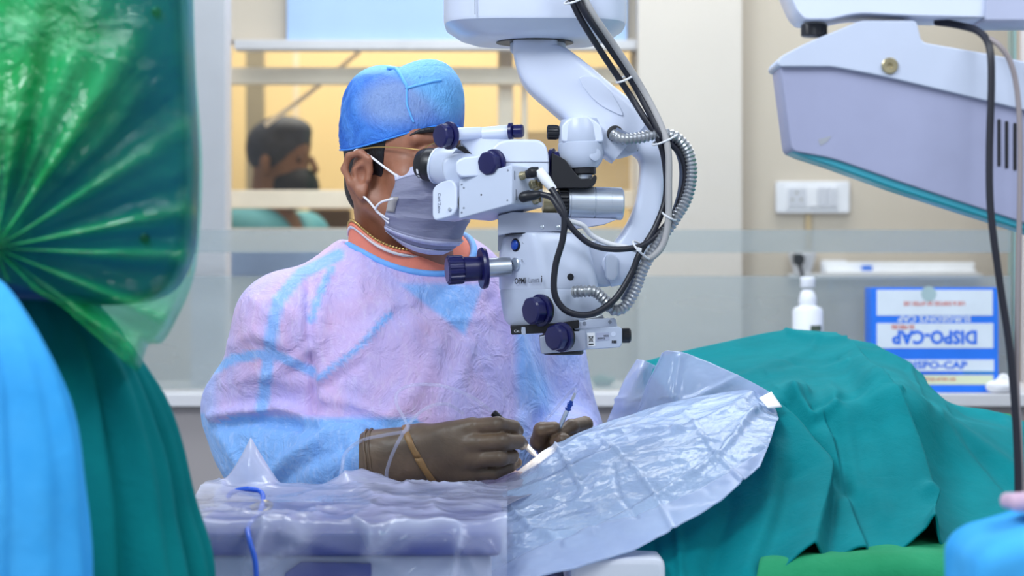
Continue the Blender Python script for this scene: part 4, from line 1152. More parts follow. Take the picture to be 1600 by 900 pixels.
# ---- glasses
gls = mk('glasses', tube([H(-.012, -.0745, .022), H(.022, -.0715, .026), H(.060, -.0660, .025), H(.088, -.057, .022)], .0010, 8), M['gold'], per, 60, label='thin gold rimmed glasses')
mk('temple', tube([H(-.012, .0745, .022), H(.022, .0715, .026), H(.060, .0660, .025), H(.088, .057, .022)], .0010, 8), M['gold'], gls, 60)
for s in (-1, 1):
    pts = [H(.104 - .016 * (abs(.032 + .024 * math.cos(q)) / .056) ** 2, s * (.032 + .024 * math.cos(q)), .014 + .019 * math.sin(q)) for q in np.linspace(0, 2 * PI, 25)]
    mk('lens_rim', tube(pts, .0008, 6, 2), M['gold'], gls, 60)
    t = NT('spectacle_lens'); tp = t.n('ShaderNodeBsdfTransparent'); g_ = t.n('ShaderNodeBsdfGlossy'); g_.inputs['Roughness'].default_value = 0.03
    if 'slens' not in M: M['slens'] = t.done(t.mixsh(0.08, tp.outputs[0], g_.outputs[0]))
    mk('lens', (np.array(pts[:-1]), [tuple(range(len(pts) - 1))]), M['slens'], gls)
mk('bridge', tube([H(.104, -.009, .018), H(.110, 0, .021), H(.104, .009, .018)], .0009, 6), M['gold'], gls, 60)

# ---- gown (one surface: torso, sleeves; long skirt below)
W = lambda px, py, Y: np.array(at(px, py, Y))
shR, elR, wrR = W(448, 508, 3.09), W(416, 688, 3.15), W(588, 724, 2.962)
shL, elL, wrL = W(828, 520, 3.30), W(868, 690, 3.26), W(905, 712, 3.10)
sd = SDF((-.46, 2.82, .55), (.25, 3.48, 1.19), 0.0052)
sd.ell(Tp(.005, 0, .99), (.135, .205, .20), TR, .02)
sd.ell(Tp(.03, 0, .86), (.150, .200, .22), TR, .06)
sd.cap(Tp(.0, -.14, 1.035), Tp(.0, .14, 1.025), .078, .078, .05)
sd.cap(Tp(.0, -.04, 1.095), Tp(.0, .04, 1.095), .058, .058, .05)
sd.cap(Tp(.02, 0, .80), Tp(.06, 0, .55), .19, .21, .05)
sd.cap(shR, elR + np.array((-.0, 0, .03)), .072, .074, .03)
sd.cap(elR + np.array((-.02, -.0, .045)), elR + np.array((.01, -.02, -.005)), .068, .066, .02)
sd.cap(elR + np.array((.0, -.01, -.01)), elR * .45 + wrR * .55 + np.array((0, 0, -.006)), .064, .056, .025)
sd.cap(elR * .45 + wrR * .55 + np.array((0, 0, -.006)), wrR, .056, .029, .012)
sd.cap(shL, elL, .074, .070, .03); sd.cap(elL, wrL, .062, .042, .02)
tq = math.radians(22)
nf_ = tf * math.cos(tq) - tu * math.sin(tq); nu_ = tf * math.sin(tq) + tu * math.cos(tq)
NRt = np.array([nf_, tl, nu_]); NR = np.array((.098, .090, .045)); NC = np.array(at(634, 388, 3.17)) + nu_ * .010
sd.ell(NC, NR, NRt, .004, True)
gvf = sd.mesh(3)
V, Fc = gvf; V = np.array(V); N = vf_normals((V, Fc))
if (N * (V - V.mean(0))).sum() < 0: N = -N
PX = 800 + V[:, 0] / V[:, 1] * F; PY = 450 + (CAM_Z - V[:, 2]) / V[:, 1] * F
Yr = 3.05; Xr = V[:, 0]; Zr = V[:, 2]
def fold(pts, w, h, Y=3.05):
    global dsp
    q = poly_dist(Xr, Zr, xz(pts, Y)); dsp += h * np.exp(-(q / w) ** 2)
front = (N[:, 1] < 0.25).astype(float)
dsp = .0020 * wnoise(V, 26, 21, 3, (1, 1, .55)) - .0034 * np.exp(-(wnoise(V, 17, 24, 2, (1, 1, .6)) / .10) ** 2) + .0022 * np.exp(-(wnoise(V, 24, 25, 2, (1, 1, .5)) / .08) ** 2)
Ya = 3.05
fold([(487, 430), (486, 520), (492, 600), (487, 655)], .006, -.009)                      # deep line of the arm hole
fold([(505, 430), (500, 520), (506, 600), (520, 640)], .010, .006)
fold([(500, 590), (560, 540), (610, 480)], .010, .006); fold([(505, 620), (560, 630), (610, 650)], .008, .006); fold([(510, 605), (545, 580), (570, 570)], .006, -.004)
fold([(560, 445), (580, 520), (570, 600)], .012, .004); fold([(640, 470), (648, 560), (640, 640)], .014, .004); fold([(690, 520), (660, 600), (610, 650)], .010, .004)
fold([(730, 540), (715, 610), (735, 650)], .010, .005); fold([(770, 470), (800, 560), (815, 640)], .010, -.006); fold([(786, 470), (822, 560), (838, 640)], .010, .006)
fold([(430, 470), (470, 500), (485, 545)], .008, .005); fold([(400, 470), (440, 500), (455, 560)], .009, .004); fold([(360, 540), (400, 520), (450, 540)], .008, .004)
fold([(345, 600), (400, 585), (470, 600)], .010, .004); fold([(415, 590), (470, 560), (488, 540)], .006, .004)
# sleeve break at the elbow
fold([(322, 652), (380, 642), (440, 636), (505, 660)], .006, .011); fold([(326, 672), (400, 660), (470, 662)], .006, -.008)
fold([(405, 762), (450, 712), (520, 672), (575, 668)], .007, .009); fold([(420, 772), (470, 728), (540, 690)], .008, -.006)
fold([(330, 670), (365, 720), (395, 760)], .008, .006); fold([(440, 640), (500, 655), (560, 665)], .007, .006)
for x in (540, 555, 568, 580, 592): fold([(x, 690), (x - 6, 730), (x + 2, 770)], .003, .003 if x % 2 else -.003)
V = V + N * (dsp)[:, None]
Xr, Zr = V[:, 0], V[:, 2]
def near(pts, w, Y=3.05, soft=.4):
    q = poly_dist(Xr, Zr, xz(pts, Y)); return np.clip((w - q) / (w * soft), 0, 1)
bl = np.zeros(len(V))
isfront = (N[:, 1] < 0.3)
for pts, w in (([(524, 398), (470, 425), (438, 470), (425, 540), (408, 640)], .0105), ([(326, 580), (360, 562), (410, 552), (440, 556), (490, 580)], .008), ([(515, 420), (500, 460), (488, 500)], .006),
               ([(500, 590), (560, 545), (610, 490)], .0045)):
    bl = np.maximum(bl, .85 * near(pts, w) * isfront)
# V shaped double cloth below the neckline
tri = [(612, 440), (760, 440), (726, 530)]
def inside(pts):
    P = xz(pts, 3.02); s = np.ones(len(V))
    c = np.array(P).mean(0)
    for (ax, az), (bx_, bz) in zip(P, P[1:] + P[:1]):
        e_ = (bx_ - ax) * (Zr - az) - (bz - az) * (Xr - ax); ec = (bx_ - ax) * (c[1] - az) - (bz - az) * (c[0] - ax)
        s = np.minimum(s, np.clip(e_ * np.sign(ec) / math.hypot(bx_ - ax, bz - az) / .006, 0, 1))
    return s
bl = np.maximum(bl, .8 * inside(tri) * isfront)
# unlined sleeves below the elbow, the far sleeve and the sides
PX = 800 + Xr / V[:, 1] * F; PY = 450 + (CAM_Z - Zr) / V[:, 1] * F
def line_side(p, q, soft):            # below the line p-q in the XZ plane
    (ax, az), (bx_, bz) = xz([p, q], 3.05)
    return np.clip(((bx_ - ax) * (Zr - az) - (bz - az) * (Xr - ax)) / math.hypot(bx_ - ax, bz - az) / -soft, 0, 1)
armzone = (np.min([np.linalg.norm(np.cross(V - a, (b - a) / np.linalg.norm(b - a)), axis=1) + 10 * ((((V - a) @ (b - a)) / ((b - a) @ (b - a)) > 1.35) | (((V - a) @ (b - a)) / ((b - a) @ (b - a)) < -.45)) for a, b in ((elR, wrR),)], axis=0) < .088)
bl = np.maximum(bl, .95 * armzone * line_side((320, 646), (505, 646), .006))
farm = np.clip((Xr - at(800, 0, 3.2).x) / .012, 0, 1)
bl = np.maximum(bl, farm * (.45 + .45 * np.clip(wnoise(V, 30, 31, 2), 0, 1)))
bl = np.maximum(bl, .9 * np.clip((at(352, 0, 3.1).x - Xr) / .02, 0, 1) * .6)
bl = np.maximum(bl, .7 * ((Zr < .80) & (Xr < at(410, 0, 3.1).x)))
bl = np.clip(bl + .22 * np.clip(wnoise(V, 22, 33, 3), 0, 1), 0, 1)
# skirt to the floor
sk = []
an = np.linspace(0, 2 * PI, 72, endpoint=False)
for z, r1, r2 in ((.62, .20, .18), (.45, .26, .22), (.25, .29, .24), (.012, .31, .26)):
    wv = 1 + .05 * np.sin(9 * an) * (0.62 - z) / .6
    sk.append(np.array([Tp(.05 + r2 * math.cos(q) * k_, r1 * math.sin(q) * k_, z) for q, k_ in zip(an, wv)]))
SV, SF = rings_vf(sk)
gv, gf = join((V, Fc), (SV, SF))
gown = mk('gown', (gv, gf), M['gown'], per, 180, {'blue': np.concatenate([bl, np.full(len(SV), .7)])})
# neckline binding, scrub collar, undershirt, chain
q_ = (V - NC) @ NRt.T; k0 = np.sqrt(((q_ / NR) ** 2).sum(1)); qa = np.arctan2(q_[:, 1] / NR[1], q_[:, 0] / NR[0])
nl = []
for q in np.linspace(-PI, PI, 56, endpoint=False):
    m_ = (np.abs((qa - q + PI) % (2 * PI) - PI) < .12) & (k0 > 1.02) & (V[:, 2] > 1.02)
    i = np.where(m_)[0]; i = i[np.argsort(k0[i])[:5]]
    nl.append(V[i].mean(0) + N[i].mean(0) * .001)
nl = np.array(nl)
for _ in range(3): nl = (np.roll(nl, 1, 0) + 2 * nl + np.roll(nl, -1, 0)) / 4
mk('neck_binding', tube(np.vstack([nl, nl[:1]]), .0048, 10, 2), M['gownband'], gown, 60)
def neck_ring(fr, up_, back=0.0):
    """ring between the neck (0) and the neckline (1)"""
    c = nl.mean(0); axis = np.array(H(-.012, 0, -.10)); out = []
    for p in nl:
        d_ = p - c; inner = axis + np.array((d_[0], d_[1], 0)) / math.hypot(d_[0], d_[1]) * .060; inner[2] = p[2] + .030
        v_ = inner + (p - inner) * fr; v_[2] += up_; out.append(v_)
    return np.array(out + out[:1])
mk('scrub_collar', grid_vf(np.array([neck_ring(f_, u_) for f_, u_ in ((.10, -.001), (.14, .003), (.3, .005), (.62, .003), (.9, -.003), (1.05, -.012))])), M['salmon'], per, 180, None, .0022)
mk('undershirt', grid_vf(np.array([neck_ring(f_, u_) for f_, u_ in ((.02, -.006), (.05, -.002), (.09, -.001), (.13, -.004))])), M['undershirt'], per, 180, None, .0018)
ch = neck_ring(.01, .003)
P = resample(cr(ch, 6), .0009)
mk('necklace', tube(P, .0016, 8, 1, False, True, lambda s: 1 + .45 * np.sin(s * 2 * PI / .0045)), M['gold'], per, 60, label='thin gold neck chain')

# ---- gloved hands
t = NT('brown_latex')
cc = t.ramp(t.noise(24, 4, 0.6), [(0.3, C('#574739')), (0.7, C('#6f5a47'))])
sm = t.noise((50, 50, 50), 4, 0.6, 0.8)
M['glove'] = t.done(t.bsdf(cc, 0.42, 0, t.bump(sm, 0.22, 0.004), Subsurface_Weight=0.08, Subsurface_Radius=(0.01, 0.004, 0.002), Subsurface_Scale=0.4))
M['gloveband'] = plain('glove_crease_tan', '#8d6a3f', 0.45, var=0.1, nscale=60)
hw = W(652, 709, 2.945)
sd = SDF(W(562, 790, 2.95) - np.array((0, .07, 0)), W(840, 625, 2.95) + np.array((0, .10, 0)), 0.0017)
def ch_(pts, rs, k=.005): sd.chain([W(*p) for p in pts], rs, k)
# cuff and wrist (wide oval)
for dz in (-.014, 0.0, .014):
    sd.cap(W(584, 727, 2.955) + np.array((0, 0, dz * 1.15)), W(652, 710, 2.945) + np.array((0, 0, dz)), .030, .0225, .012)
K = [W(738, 668, 2.938), W(744, 693, 2.930), W(743, 717, 2.933), W(735, 739, 2.945)]
for kk, dz in zip(K, (.016, .005, -.006, -.018)):
    sd.cap(W(655, 710, 2.945) + np.array((0, 0, dz)), kk, .0200, .0128, .012)
sd.cap(W(660, 690, 2.96), W(722, 672, 2.965), .020, .014, .012)
sd.cap(W(700, 740, 2.955), W(730, 738, 2.955), .018, .013, .012)
for kk in K: sd.ell(kk + np.array((-.002, -.003, 0)), (.0115, .0105, .0105), None, .006)
ch_([(738, 668, 2.938), (778, 664, 2.922), (802, 668, 2.938), (809, 674, 2.950)], [.0118, .0108, .0094, .0080], .002)
ch_([(744, 693, 2.930), (788, 690, 2.914), (810, 690, 2.930), (816, 694, 2.946)], [.0120, .0110, .0094, .0078], .002)
ch_([(743, 717, 2.933), (783, 716, 2.918), (800, 713, 2.936), (802, 712, 2.952)], [.0115, .0104, .0090, .0075], .002)
ch_([(735, 739, 2.945), (772, 738, 2.935), (796, 729, 2.948), (808, 723, 2.958)], [.0105, .0092, .0080, .0068], .002)
ch_([(668, 690, 2.975), (722, 678, 2.988), (770, 680, 2.985), (800, 690, 2.972)], [.0170, .0135, .0110, .0085], .004)
V, Fc = sd.mesh(2); V = np.array(V); N = vf_normals((V, Fc))
if (N * (V - V.mean(0))).sum() < 0: N = -N
fade = np.clip((W(735, 0, 2.94)[0] - V[:, 0]) / .03, 0, 1)
V = V + N * (fade * .0009 * wnoise(V, 110, 41, 2, (1, 1, .7)))[:, None]
gR = mk('glove', (V, Fc), M['glove'], per, 180, label='brown rubber glove, back of the hand to the viewer')
# rolled cuff edge and tan crease band follow the glove surface
def wrap(Vs, Ns, fn, n=40, out=.001):
    """closed curve where fn(V)=0"""
    sel = np.abs(fn(Vs)) < .0016
    Q = Vs[sel]; Nn = Ns[sel]; c = Q.mean(0)
    ang = np.arctan2(Q[:, 2] - c[2], Q[:, 1] - c[1]); R = []
    for q in np.linspace(-PI, PI, n, endpoint=False):
        d_ = np.abs((ang - q + PI) % (2 * PI) - PI); i = np.argsort(d_)[:4]; R.append((Q[i] + Nn[i] * out).mean(0))
    return np.array(R)
ax_ = W(652, 710, 2.945) - W(584, 727, 2.955); ax_ /= np.linalg.norm(ax_)
for px, out, r, nm, mt in ((588, .0004, .0014, 'cuff_roll', 'glove'), (581, .0004, .0016, 'cuff_roll', 'glove')):
    c = W(px, 726, 2.953)
    R = wrap(V, N, lambda Q: (Q - c) @ (ax_ + np.array((0, 0, -.10))))
    mk(nm, tube(np.vstack([R, R[:1]]), r, 8, 2), M[mt], gR, 60)
c = W(658, 712, 2.94)
bandR = [wrap(V, N, lambda Q: (Q - c) @ (ax_ + np.array((0, 0, .28))) - o, 48, .0012) for o in (-.0045, -.0015, .0015, .0045)]
bd = np.array([np.vstack([r, r[:1]]) for r in bandR])
mk('crease_band', grid_vf(bd), M['gloveband'], gR, 60, None, .0008)

sd = SDF(W(820, 745, 3.05) - np.array((0, .06, 0)), W(935, 640, 3.05) + np.array((0, .14, 0)), 0.0017)
sd.cap(W(905, 712, 3.10), W(872, 698, 3.06), .032, .026, .012); sd.ell(W(862, 690, 3.05), (.021, .022, .024), None, .010)
ch_([(890, 682, 3.075), (914, 663, 3.06), (893, 666, 3.03), (874, 678, 3.02)], [.0115, .0105, .0096, .0080], .003)
ch_([(868, 706, 3.06), (842, 690, 3.035), (846, 672, 3.02), (866, 668, 3.012)], [.0130, .0115, .0105, .0082], .003)
ch_([(880, 700, 3.06), (872, 690, 3.015), (880, 688, 3.005), (892, 694, 3.02)], [.0110, .0105, .0095, .0080], .003)
ch_([(884, 716, 3.07), (866, 710, 3.02), (858, 714, 3.01), (872, 720, 3.02)], [.0105, .0100, .0090, .0080], .003)
ch_([(888, 728, 3.08), (872, 726, 3.03), (866, 730, 3.02), (878, 734, 3.03)], [.0100, .0092, .0084, .0072], .003)
V2, F2 = sd.mesh(2)
mk('glove', (V2, F2), M['glove'], per, 180, label='brown rubber glove of the far hand holding a steel instrument')

# ---- instruments in the hands
hd1 = thing('surgical_handpiece', 'black and white handpiece held in the near gloved hand', 'handpiece', at(838, 713, 2.985))
A, B = W(770, 644, 2.985), W(838, 713, 2.985); D = (B - A) / np.linalg.norm(B - A); Ln = np.linalg.norm(B - A)
mk('grip', lathe(A, D, [(0, .0022), (.001, .0048), (.028, .0052), (.050, .0044), (.056, .0036)], 24), M['black'], hd1)
mk('shaft', lathe(A + D * .056, D, [(0, .0034), (Ln - .056 - .012, .0034), (Ln - .056 - .010, .0030)], 20), M['silver'], hd1)
mk('tip_sleeve', lathe(A + D * (Ln - .020), D, [(0, .0036), (.014, .0034), (.0195, .0018), (.021, .0010)], 18), M['paper'], hd1)
ins = thing('irrigation_cannula', 'steel cannula with blue hub held upright in the far glove', 'cannula', at(868, 682, 3.015))
A, B = W(867, 684, 3.014), W(887, 640, 3.014); D = (B - A) / np.linalg.norm(B - A)
mk('needle', lathe(A, D, [(0, .0006), (.010, .0009), (.014, .0022)], 14), M['silver'], ins)
mk('rod', lathe(A + D * .012, D, [(0, .0020), (.004, .0030), (.024, .0032), (.028, .0026)], 18), M['silver'], ins)
mk('blue_hub', lathe(A + D * .039, D, [(0, .0028), (.003, .0046), (.0045, .0030), (.008, .0034), (.009, .0046), (.011, .0030), (.014, .0022)], 20), M['bluebtn'], ins)
mk('clear_tip', lathe(A + D * .052, D, [(0, .0018), (.008, .0022), (.012, .0016)], 14), M['cablewhite'], ins)

# ---- the person behind the glass
YP = 6.15
pp = thing('person', 'bystander with dark hair and black mask behind the glass, facing right', 'person', (at(450, 0, YP).x, YP, 0))
hb_ = np.array(at(442, 260, YP)); a2_ = math.radians(25)
bf = np.array((math.cos(a2_), -math.sin(a2_), 0)); bll = np.array((math.sin(a2_), math.cos(a2_), 0)); R2 = np.array([bf, bll, tu])
B2 = lambda x, y, z: hb_ + bf * x + bll * y + tu * z
sd = SDF(hb_ - np.array((.36, .28, .62)), hb_ + np.array((.36, .28, .20)), 0.006)
sd.ell(B2(-.01, 0, .045), (.086, .070, .080), R2, .01).ell(B2(.03, 0, -.03), (.045, .054, .068), R2, .02).cap(B2(.05, -.01, -.095), B2(.05, .01, -.095), .02, .02, .02)
sd.cap(B2(.088, 0, .02), B2(.10, 0, -.012), .008, .011, .01); sd.cap(B2(-.03, 0, -.03), B2(-.04, 0, -.20), .055, .06, .02)
sd.cap(B2(-.03, -.15, -.18), B2(-.03, .15, -.18), .06, .06, .04).ell(B2(-.02, 0, -.36), (.11, .17, .22), R2, .04)
for s in (-1, 1):
    sd.ell(B2(-.012, s * .074, .0), (.018, .008, .03), R2, .006)
    sd.cap(B2(-.03, s * .18, -.19), B2(.04, s * .23, -.50), .05, .042, .03)
b2o = mk('body', sd.mesh(1), plain('brown_skin', '#7a5a4c', 0.6), pp, 180)
for s in (-1, 1): mk('eye', lathe(B2(.064, s * .03, .014), bf, [(0, .007), (.006, .007), (.009, .004)], 12), M['iris'], b2o)
sd = SDF(hb_ - np.array((.13, .12, .09)), hb_ + np.array((.13, .12, .16)), 0.005)
sd.ell(B2(-.014, 0, .050), (.092, .076, .084), R2, 0).ell(B2(.02, 0, .095), (.06, .06, .035), R2, .02).half(B2(.05, 0, .03), bf - tu * .9).half(B2(0, 0, -.045), -tu)
mk('hair', sd.mesh(1), plain('dark_slate_hair', '#33394a', 0.7, var=.3, nscale=80), pp, 180)
sd = SDF(hb_ - np.array((.10, .10, .16)), hb_ + np.array((.14, .10, .04)), 0.004)
sd.ell(B2(.036, 0, -.055), (.068, .062, .062), R2, 0).half(B2(0, 0, -.008), tu).half(B2(.0, 0, 0), -bf)
mk('face_mask', sd.mesh(1), plain('black_mask_cloth', '#20242f', 0.8), pp, 180)
sd = SDF(hb_ - np.array((.38, .30, .64)), hb_ + np.array((.38, .30, -.06)), 0.007)
sd.cap(B2(-.03, -.155, -.185), B2(-.03, .155, -.185), .07, .07, .04).ell(B2(-.02, 0, -.38), (.125, .19, .26), R2, .04)
for s in (-1, 1): sd.cap(B2(-.03, s * .18, -.19), B2(.04, s * .23, -.46), .062, .058, .03)
sd.cap(B2(-.02, 0, -.07), B2(.03, 0, -.15), .056, .040, .01, True)
mk('scrub_top', sd.mesh(1), plain('teal_scrub_cloth', '#4f93a6', 0.8), pp, 180)
mk('trousers', rings_vf([np.array([B2(-.02 + .12 * math.cos(q), .16 * math.sin(q), z - hb_[2]) for q in np.linspace(0, 2 * PI, 24, endpoint=False)]) for z in (.01, .4, .8)]), plain('teal_scrub_trousers', '#44808f', 0.8), pp, 60)
chr_ = thing('office_chair', 'dark brown chair back behind the bystander beyond the glass', 'chair', (at(510, 0, 6.5).x, 6.5, 0))
q0, q1 = at(482, 356, 6.5), at(538, 326, 6.5)
mk('backrest', box((q0.x, 6.48, 0.75), (q1.x + .02, 6.53, q1.z), .01), plain('brown_vinyl', '#5d4c44', 0.6), chr_)
mk('seat', box((q0.x, 6.50, 0.44), (q1.x + .02, 6.92, 0.49), .01), plain('brown_vinyl_seat', '#5d4c44', 0.6), chr_)
for x in (q0.x + .01, q1.x):
    for y in (6.51, 6.89): mk('leg', box((x, y, 0.0), (x + .02, y + .02, .445 if y > 6.6 else .80)), M['silver'], chr_)
# ------------------------------------------------------------------ operating table, drapes, tray, equipment
def cloth_mat(name, c0, c1, scale=12, bumpk=0.25, rough=0.85, weave=900):
    t = NT(name)
    cc = t.ramp(t.noise(scale, 4, 0.6), [(0.3, C(c0)), (0.7, C(c1))])
    w = t.noise((weave, weave, weave), 2); md = t.noise(45, 4, 0.6, 0.6)
    nm = t.bump(t.math('ADD', t.math('MULTIPLY', w, .15), md), bumpk, 0.006)
    return t.done(t.bsdf(cc, rough, 0, nm, Specular_IOR_Level=.12))
M['teal'] = cloth_mat('teal_drape_cotton', '#00757d', '#00848c', 10, 0.3)
M['teal2'] = cloth_mat('dark_teal_cotton', '#006a70', '#01777a', 8, 0.3)
M['sky'] = cloth_mat('sky_blue_drape', '#2a94dc', '#4fb2f0', 6, 0.2)
M['green'] = cloth_mat('grass_green_sheet', '#1f8458', '#2f966a', 10, 0.3)
M['tablewhite'] = plain('table_pad_white', '#d9dce8', 0.4, var=.02)
M['steel'] = plain('painted_steel_grey', '#9aa0aa', 0.35, 0.4)

# ---- operating table under the drapes
tab = thing('operating_table', 'white padded operating table end under the plastic drape', 'table', (0.55, 3.05, 0))
zt = at(900, 872, 2.66).z
mk('pad', box((at(890, 0, 2.66).x, 2.66, zt - .07), (at(1040, 0, 2.66).x, 3.62, zt), .012), M['tablewhite'], tab)
mk('body_section', box((at(1042, 0, 2.66).x, 2.67, zt - .07), (1.55, 3.62, zt - .030), .010), M['tablewhite'], tab)
mk('frame', box((at(890, 0, 2.66).x + .02, 2.70, zt - .11), (1.53, 3.58, zt - .071), .006), M['steel'], tab)
mk('column', box((.40, 2.9, .08), (.75, 3.2, zt - .111), .02), M['steel'], tab)
mk('base', box((.20, 2.75, .0005), (1.0, 3.35, .081), .02), M['steel'], tab)
# ---- patient lying on it, wholly under the drapes
pat = thing('person', 'patient lying on the table wholly hidden under teal and plastic drapes', 'person', (.6, 3.15, zt))
sd = SDF((.0, 2.80, zt + .001), (1.45, 3.60, zt + .30), 0.012)
pc = [np.array(v) for v in ((.12, 3.02, zt + .035), (.30, 3.20, zt + .045), (.50, 3.34, zt + .055), (.72, 3.38, zt + .035), (.95, 3.38, zt + .015), (1.30, 3.38, zt + .015))]
sd.ell(pc[0] + np.array((-.035, 0, -.01)), (.075, .06, .045), None, .02)
sd.cap(pc[0], pc[1], .038, .05, .03); sd.cap(pc[1] + np.array((0, -.06, -.01)), pc[1] + np.array((0, .12, -.01)), .05, .05, .03)
sd.ell(pc[2] * .6 + pc[1] * .4, (.20, .13, .085), None, .03); sd.ell(pc[3] * .7 + pc[2] * .3, (.18, .12, .055), None, .03)
for s in (-1, 1): sd.chain([pc[3] + np.array((.05, s * .07, -.01)), pc[4] + np.array((0, s * .07, 0)), pc[5] + np.array((0, s * .07, 0))], [.048, .04, .035], .03)
mk('body', sd.mesh(1), plain('patient_gown_cloth', '#a9b8d0', 0.8), pat, 180)

# ---- grass green sheet over the table, under the teal drape
net = [[(1190, 735, 3.50), (1340, 700, 3.52), (1480, 655, 3.54), (1570, 646, 3.56), (1680, 665, 3.6), (2450, 690, 3.6)],
       [(1190, 745, 3.35), (1340, 735, 3.36), (1490, 725, 3.38), (1590, 705, 3.40), (1700, 705, 3.4), (2450, 690, 3.4)],
       [(1190, 800, 3.05), (1340, 800, 3.05), (1490, 797, 3.05), (1590, 795, 3.05), (1700, 800, 3.05), (2450, 800, 3.05)],
       [(1190, 862, 2.74), (1300, 862, 2.74), (1400, 852, 2.745), (1500, 848, 2.75), (1600, 850, 2.76), (2450, 866, 2.78)],
       [(1185, 884, 2.665), (1300, 884, 2.66), (1400, 876, 2.66), (1500, 868, 2.66), (1600, 868, 2.66), (2450, 878, 2.66)],
       [(1175, 960, 2.640), (1300, 962, 2.632), (1400, 950, 2.64), (1500, 940, 2.63), (1600, 940, 2.64), (2450, 940, 2.64)],
       [(1170, 1150, 2.63), (1300, 1150, 2.62), (1400, 1150, 2.635), (1500, 1150, 2.62), (1600, 1150, 2.635), (2450, 1150, 2.63)]]
G = patch(net, 18, 14); N = grid_normals(G)
G = G + N * (.004 * wnoise(G.reshape(-1, 3), 24, 51, 3).reshape(G.shape[:2]))[..., None]
o = mk('green_sheet', grid_vf(G), M['green'], None, 180, None, .002); tag(o, 'grass green sheet on the table, peeping out under the teal drape', 'sheet')

# ---- large teal drape
def folded(net, nu, nv, folds, seed, amp=.003, sc=18, steps=()):
    """folds: (points in px, width px, height m, depth used for the px) -> pushed along the normal"""
    G = patch(net, nu, nv); N = grid_normals(G)
    if N[..., 1].mean() > 0: N = -N
    X, Z = G[..., 0], G[..., 2]; d = amp * wnoise(G.reshape(-1, 3), sc, seed, 3).reshape(X.shape)
    for pts, w, h, Yq in folds:
        q = poly_dist(X, Z, xz(pts, Yq)); d = d + h * np.exp(-(q / (w / F * Yq)) ** 2)
    for pts, wl, wr, h, Yq in steps:          # one-sided folds: soft on the left of the line, sharp on its right
        L = xz(cr([(a, b, 0) for a, b in pts], 6), Yq); q = poly_dist(X, Z, L); sg = np.zeros_like(q); best = np.full_like(q, 9.)
        for a, b in zip(L[:-1], L[1:]):
            qq, _ = seg_dist(X, Z, a, b); cz = (b[0] - a[0]) * (Z - a[1]) - (b[1] - a[1]) * (X - a[0])
            sg = np.where(qq < best - 1e-9, cz, sg); best = np.minimum(best, qq)
        ww = np.where(sg < 0, wl, wr) / F * Yq
        d = d + h * np.exp(-(q / ww) ** 2)
    return G + N * d[..., None]
net = [
 [(1010, 640, 3.62), (1110, 620, 3.64), (1230, 610, 3.66), (1320, 620, 3.66), (1392, 640, 3.66), (1425, 680, 3.62), (1500, 720, 3.60), (1580, 730, 3.6), (1680, 760, 3.6)],
 [(1003, 566, 3.48), (1108, 539, 3.52), (1228, 518, 3.55), (1305, 529, 3.55), (1370, 545, 3.54), (1420, 588, 3.50), (1478, 631, 3.48), (1560, 650, 3.46), (1660, 690, 3.46)],
 [(1020, 590, 3.36), (1125, 562, 3.38), (1235, 545, 3.40), (1318, 552, 3.40), (1384, 562, 3.40), (1440, 594, 3.38), (1490, 636, 3.38), (1575, 657, 3.38), (1665, 700, 3.38)],
 [(1050, 625, 3.20), (1165, 612, 3.16), (1238, 596, 3.18), (1325, 606, 3.18), (1398, 592, 3.20), (1452, 622, 3.24), (1520, 650, 3.28), (1592, 682, 3.28), (1670, 730, 3.30)],
 [(1060, 665, 3.08), (1190, 648, 3.02), (1245, 620, 3.06), (1330, 632, 3.05), (1412, 614, 3.08), (1468, 662, 3.12), (1535, 690, 3.16), (1600, 730, 3.16), (1675, 770, 3.2)],
 [(1040, 740, 2.98), (1185, 720, 2.93), (1268, 700, 2.96), (1335, 705, 2.97), (1415, 700, 2.98), (1480, 740, 3.02), (1545, 765, 3.03), (1608, 790, 3.03), (1680, 830, 3.05)],
 [(1000, 820, 2.80), (1130, 810, 2.78), (1240, 800, 2.83), (1322, 800, 2.84), (1405, 800, 2.85), (1475, 815, 2.88), (1545, 830, 2.88), (1615, 846, 2.86), (1690, 870, 2.86)],
 [(968, 935, 2.640), (1085, 938, 2.632), (1205, 925, 2.66), (1318, 868, 2.72), (1395, 872, 2.735), (1470, 858, 2.76), (1540, 868, 2.755), (1615, 880, 2.75), (1690, 900, 2.75)],
]
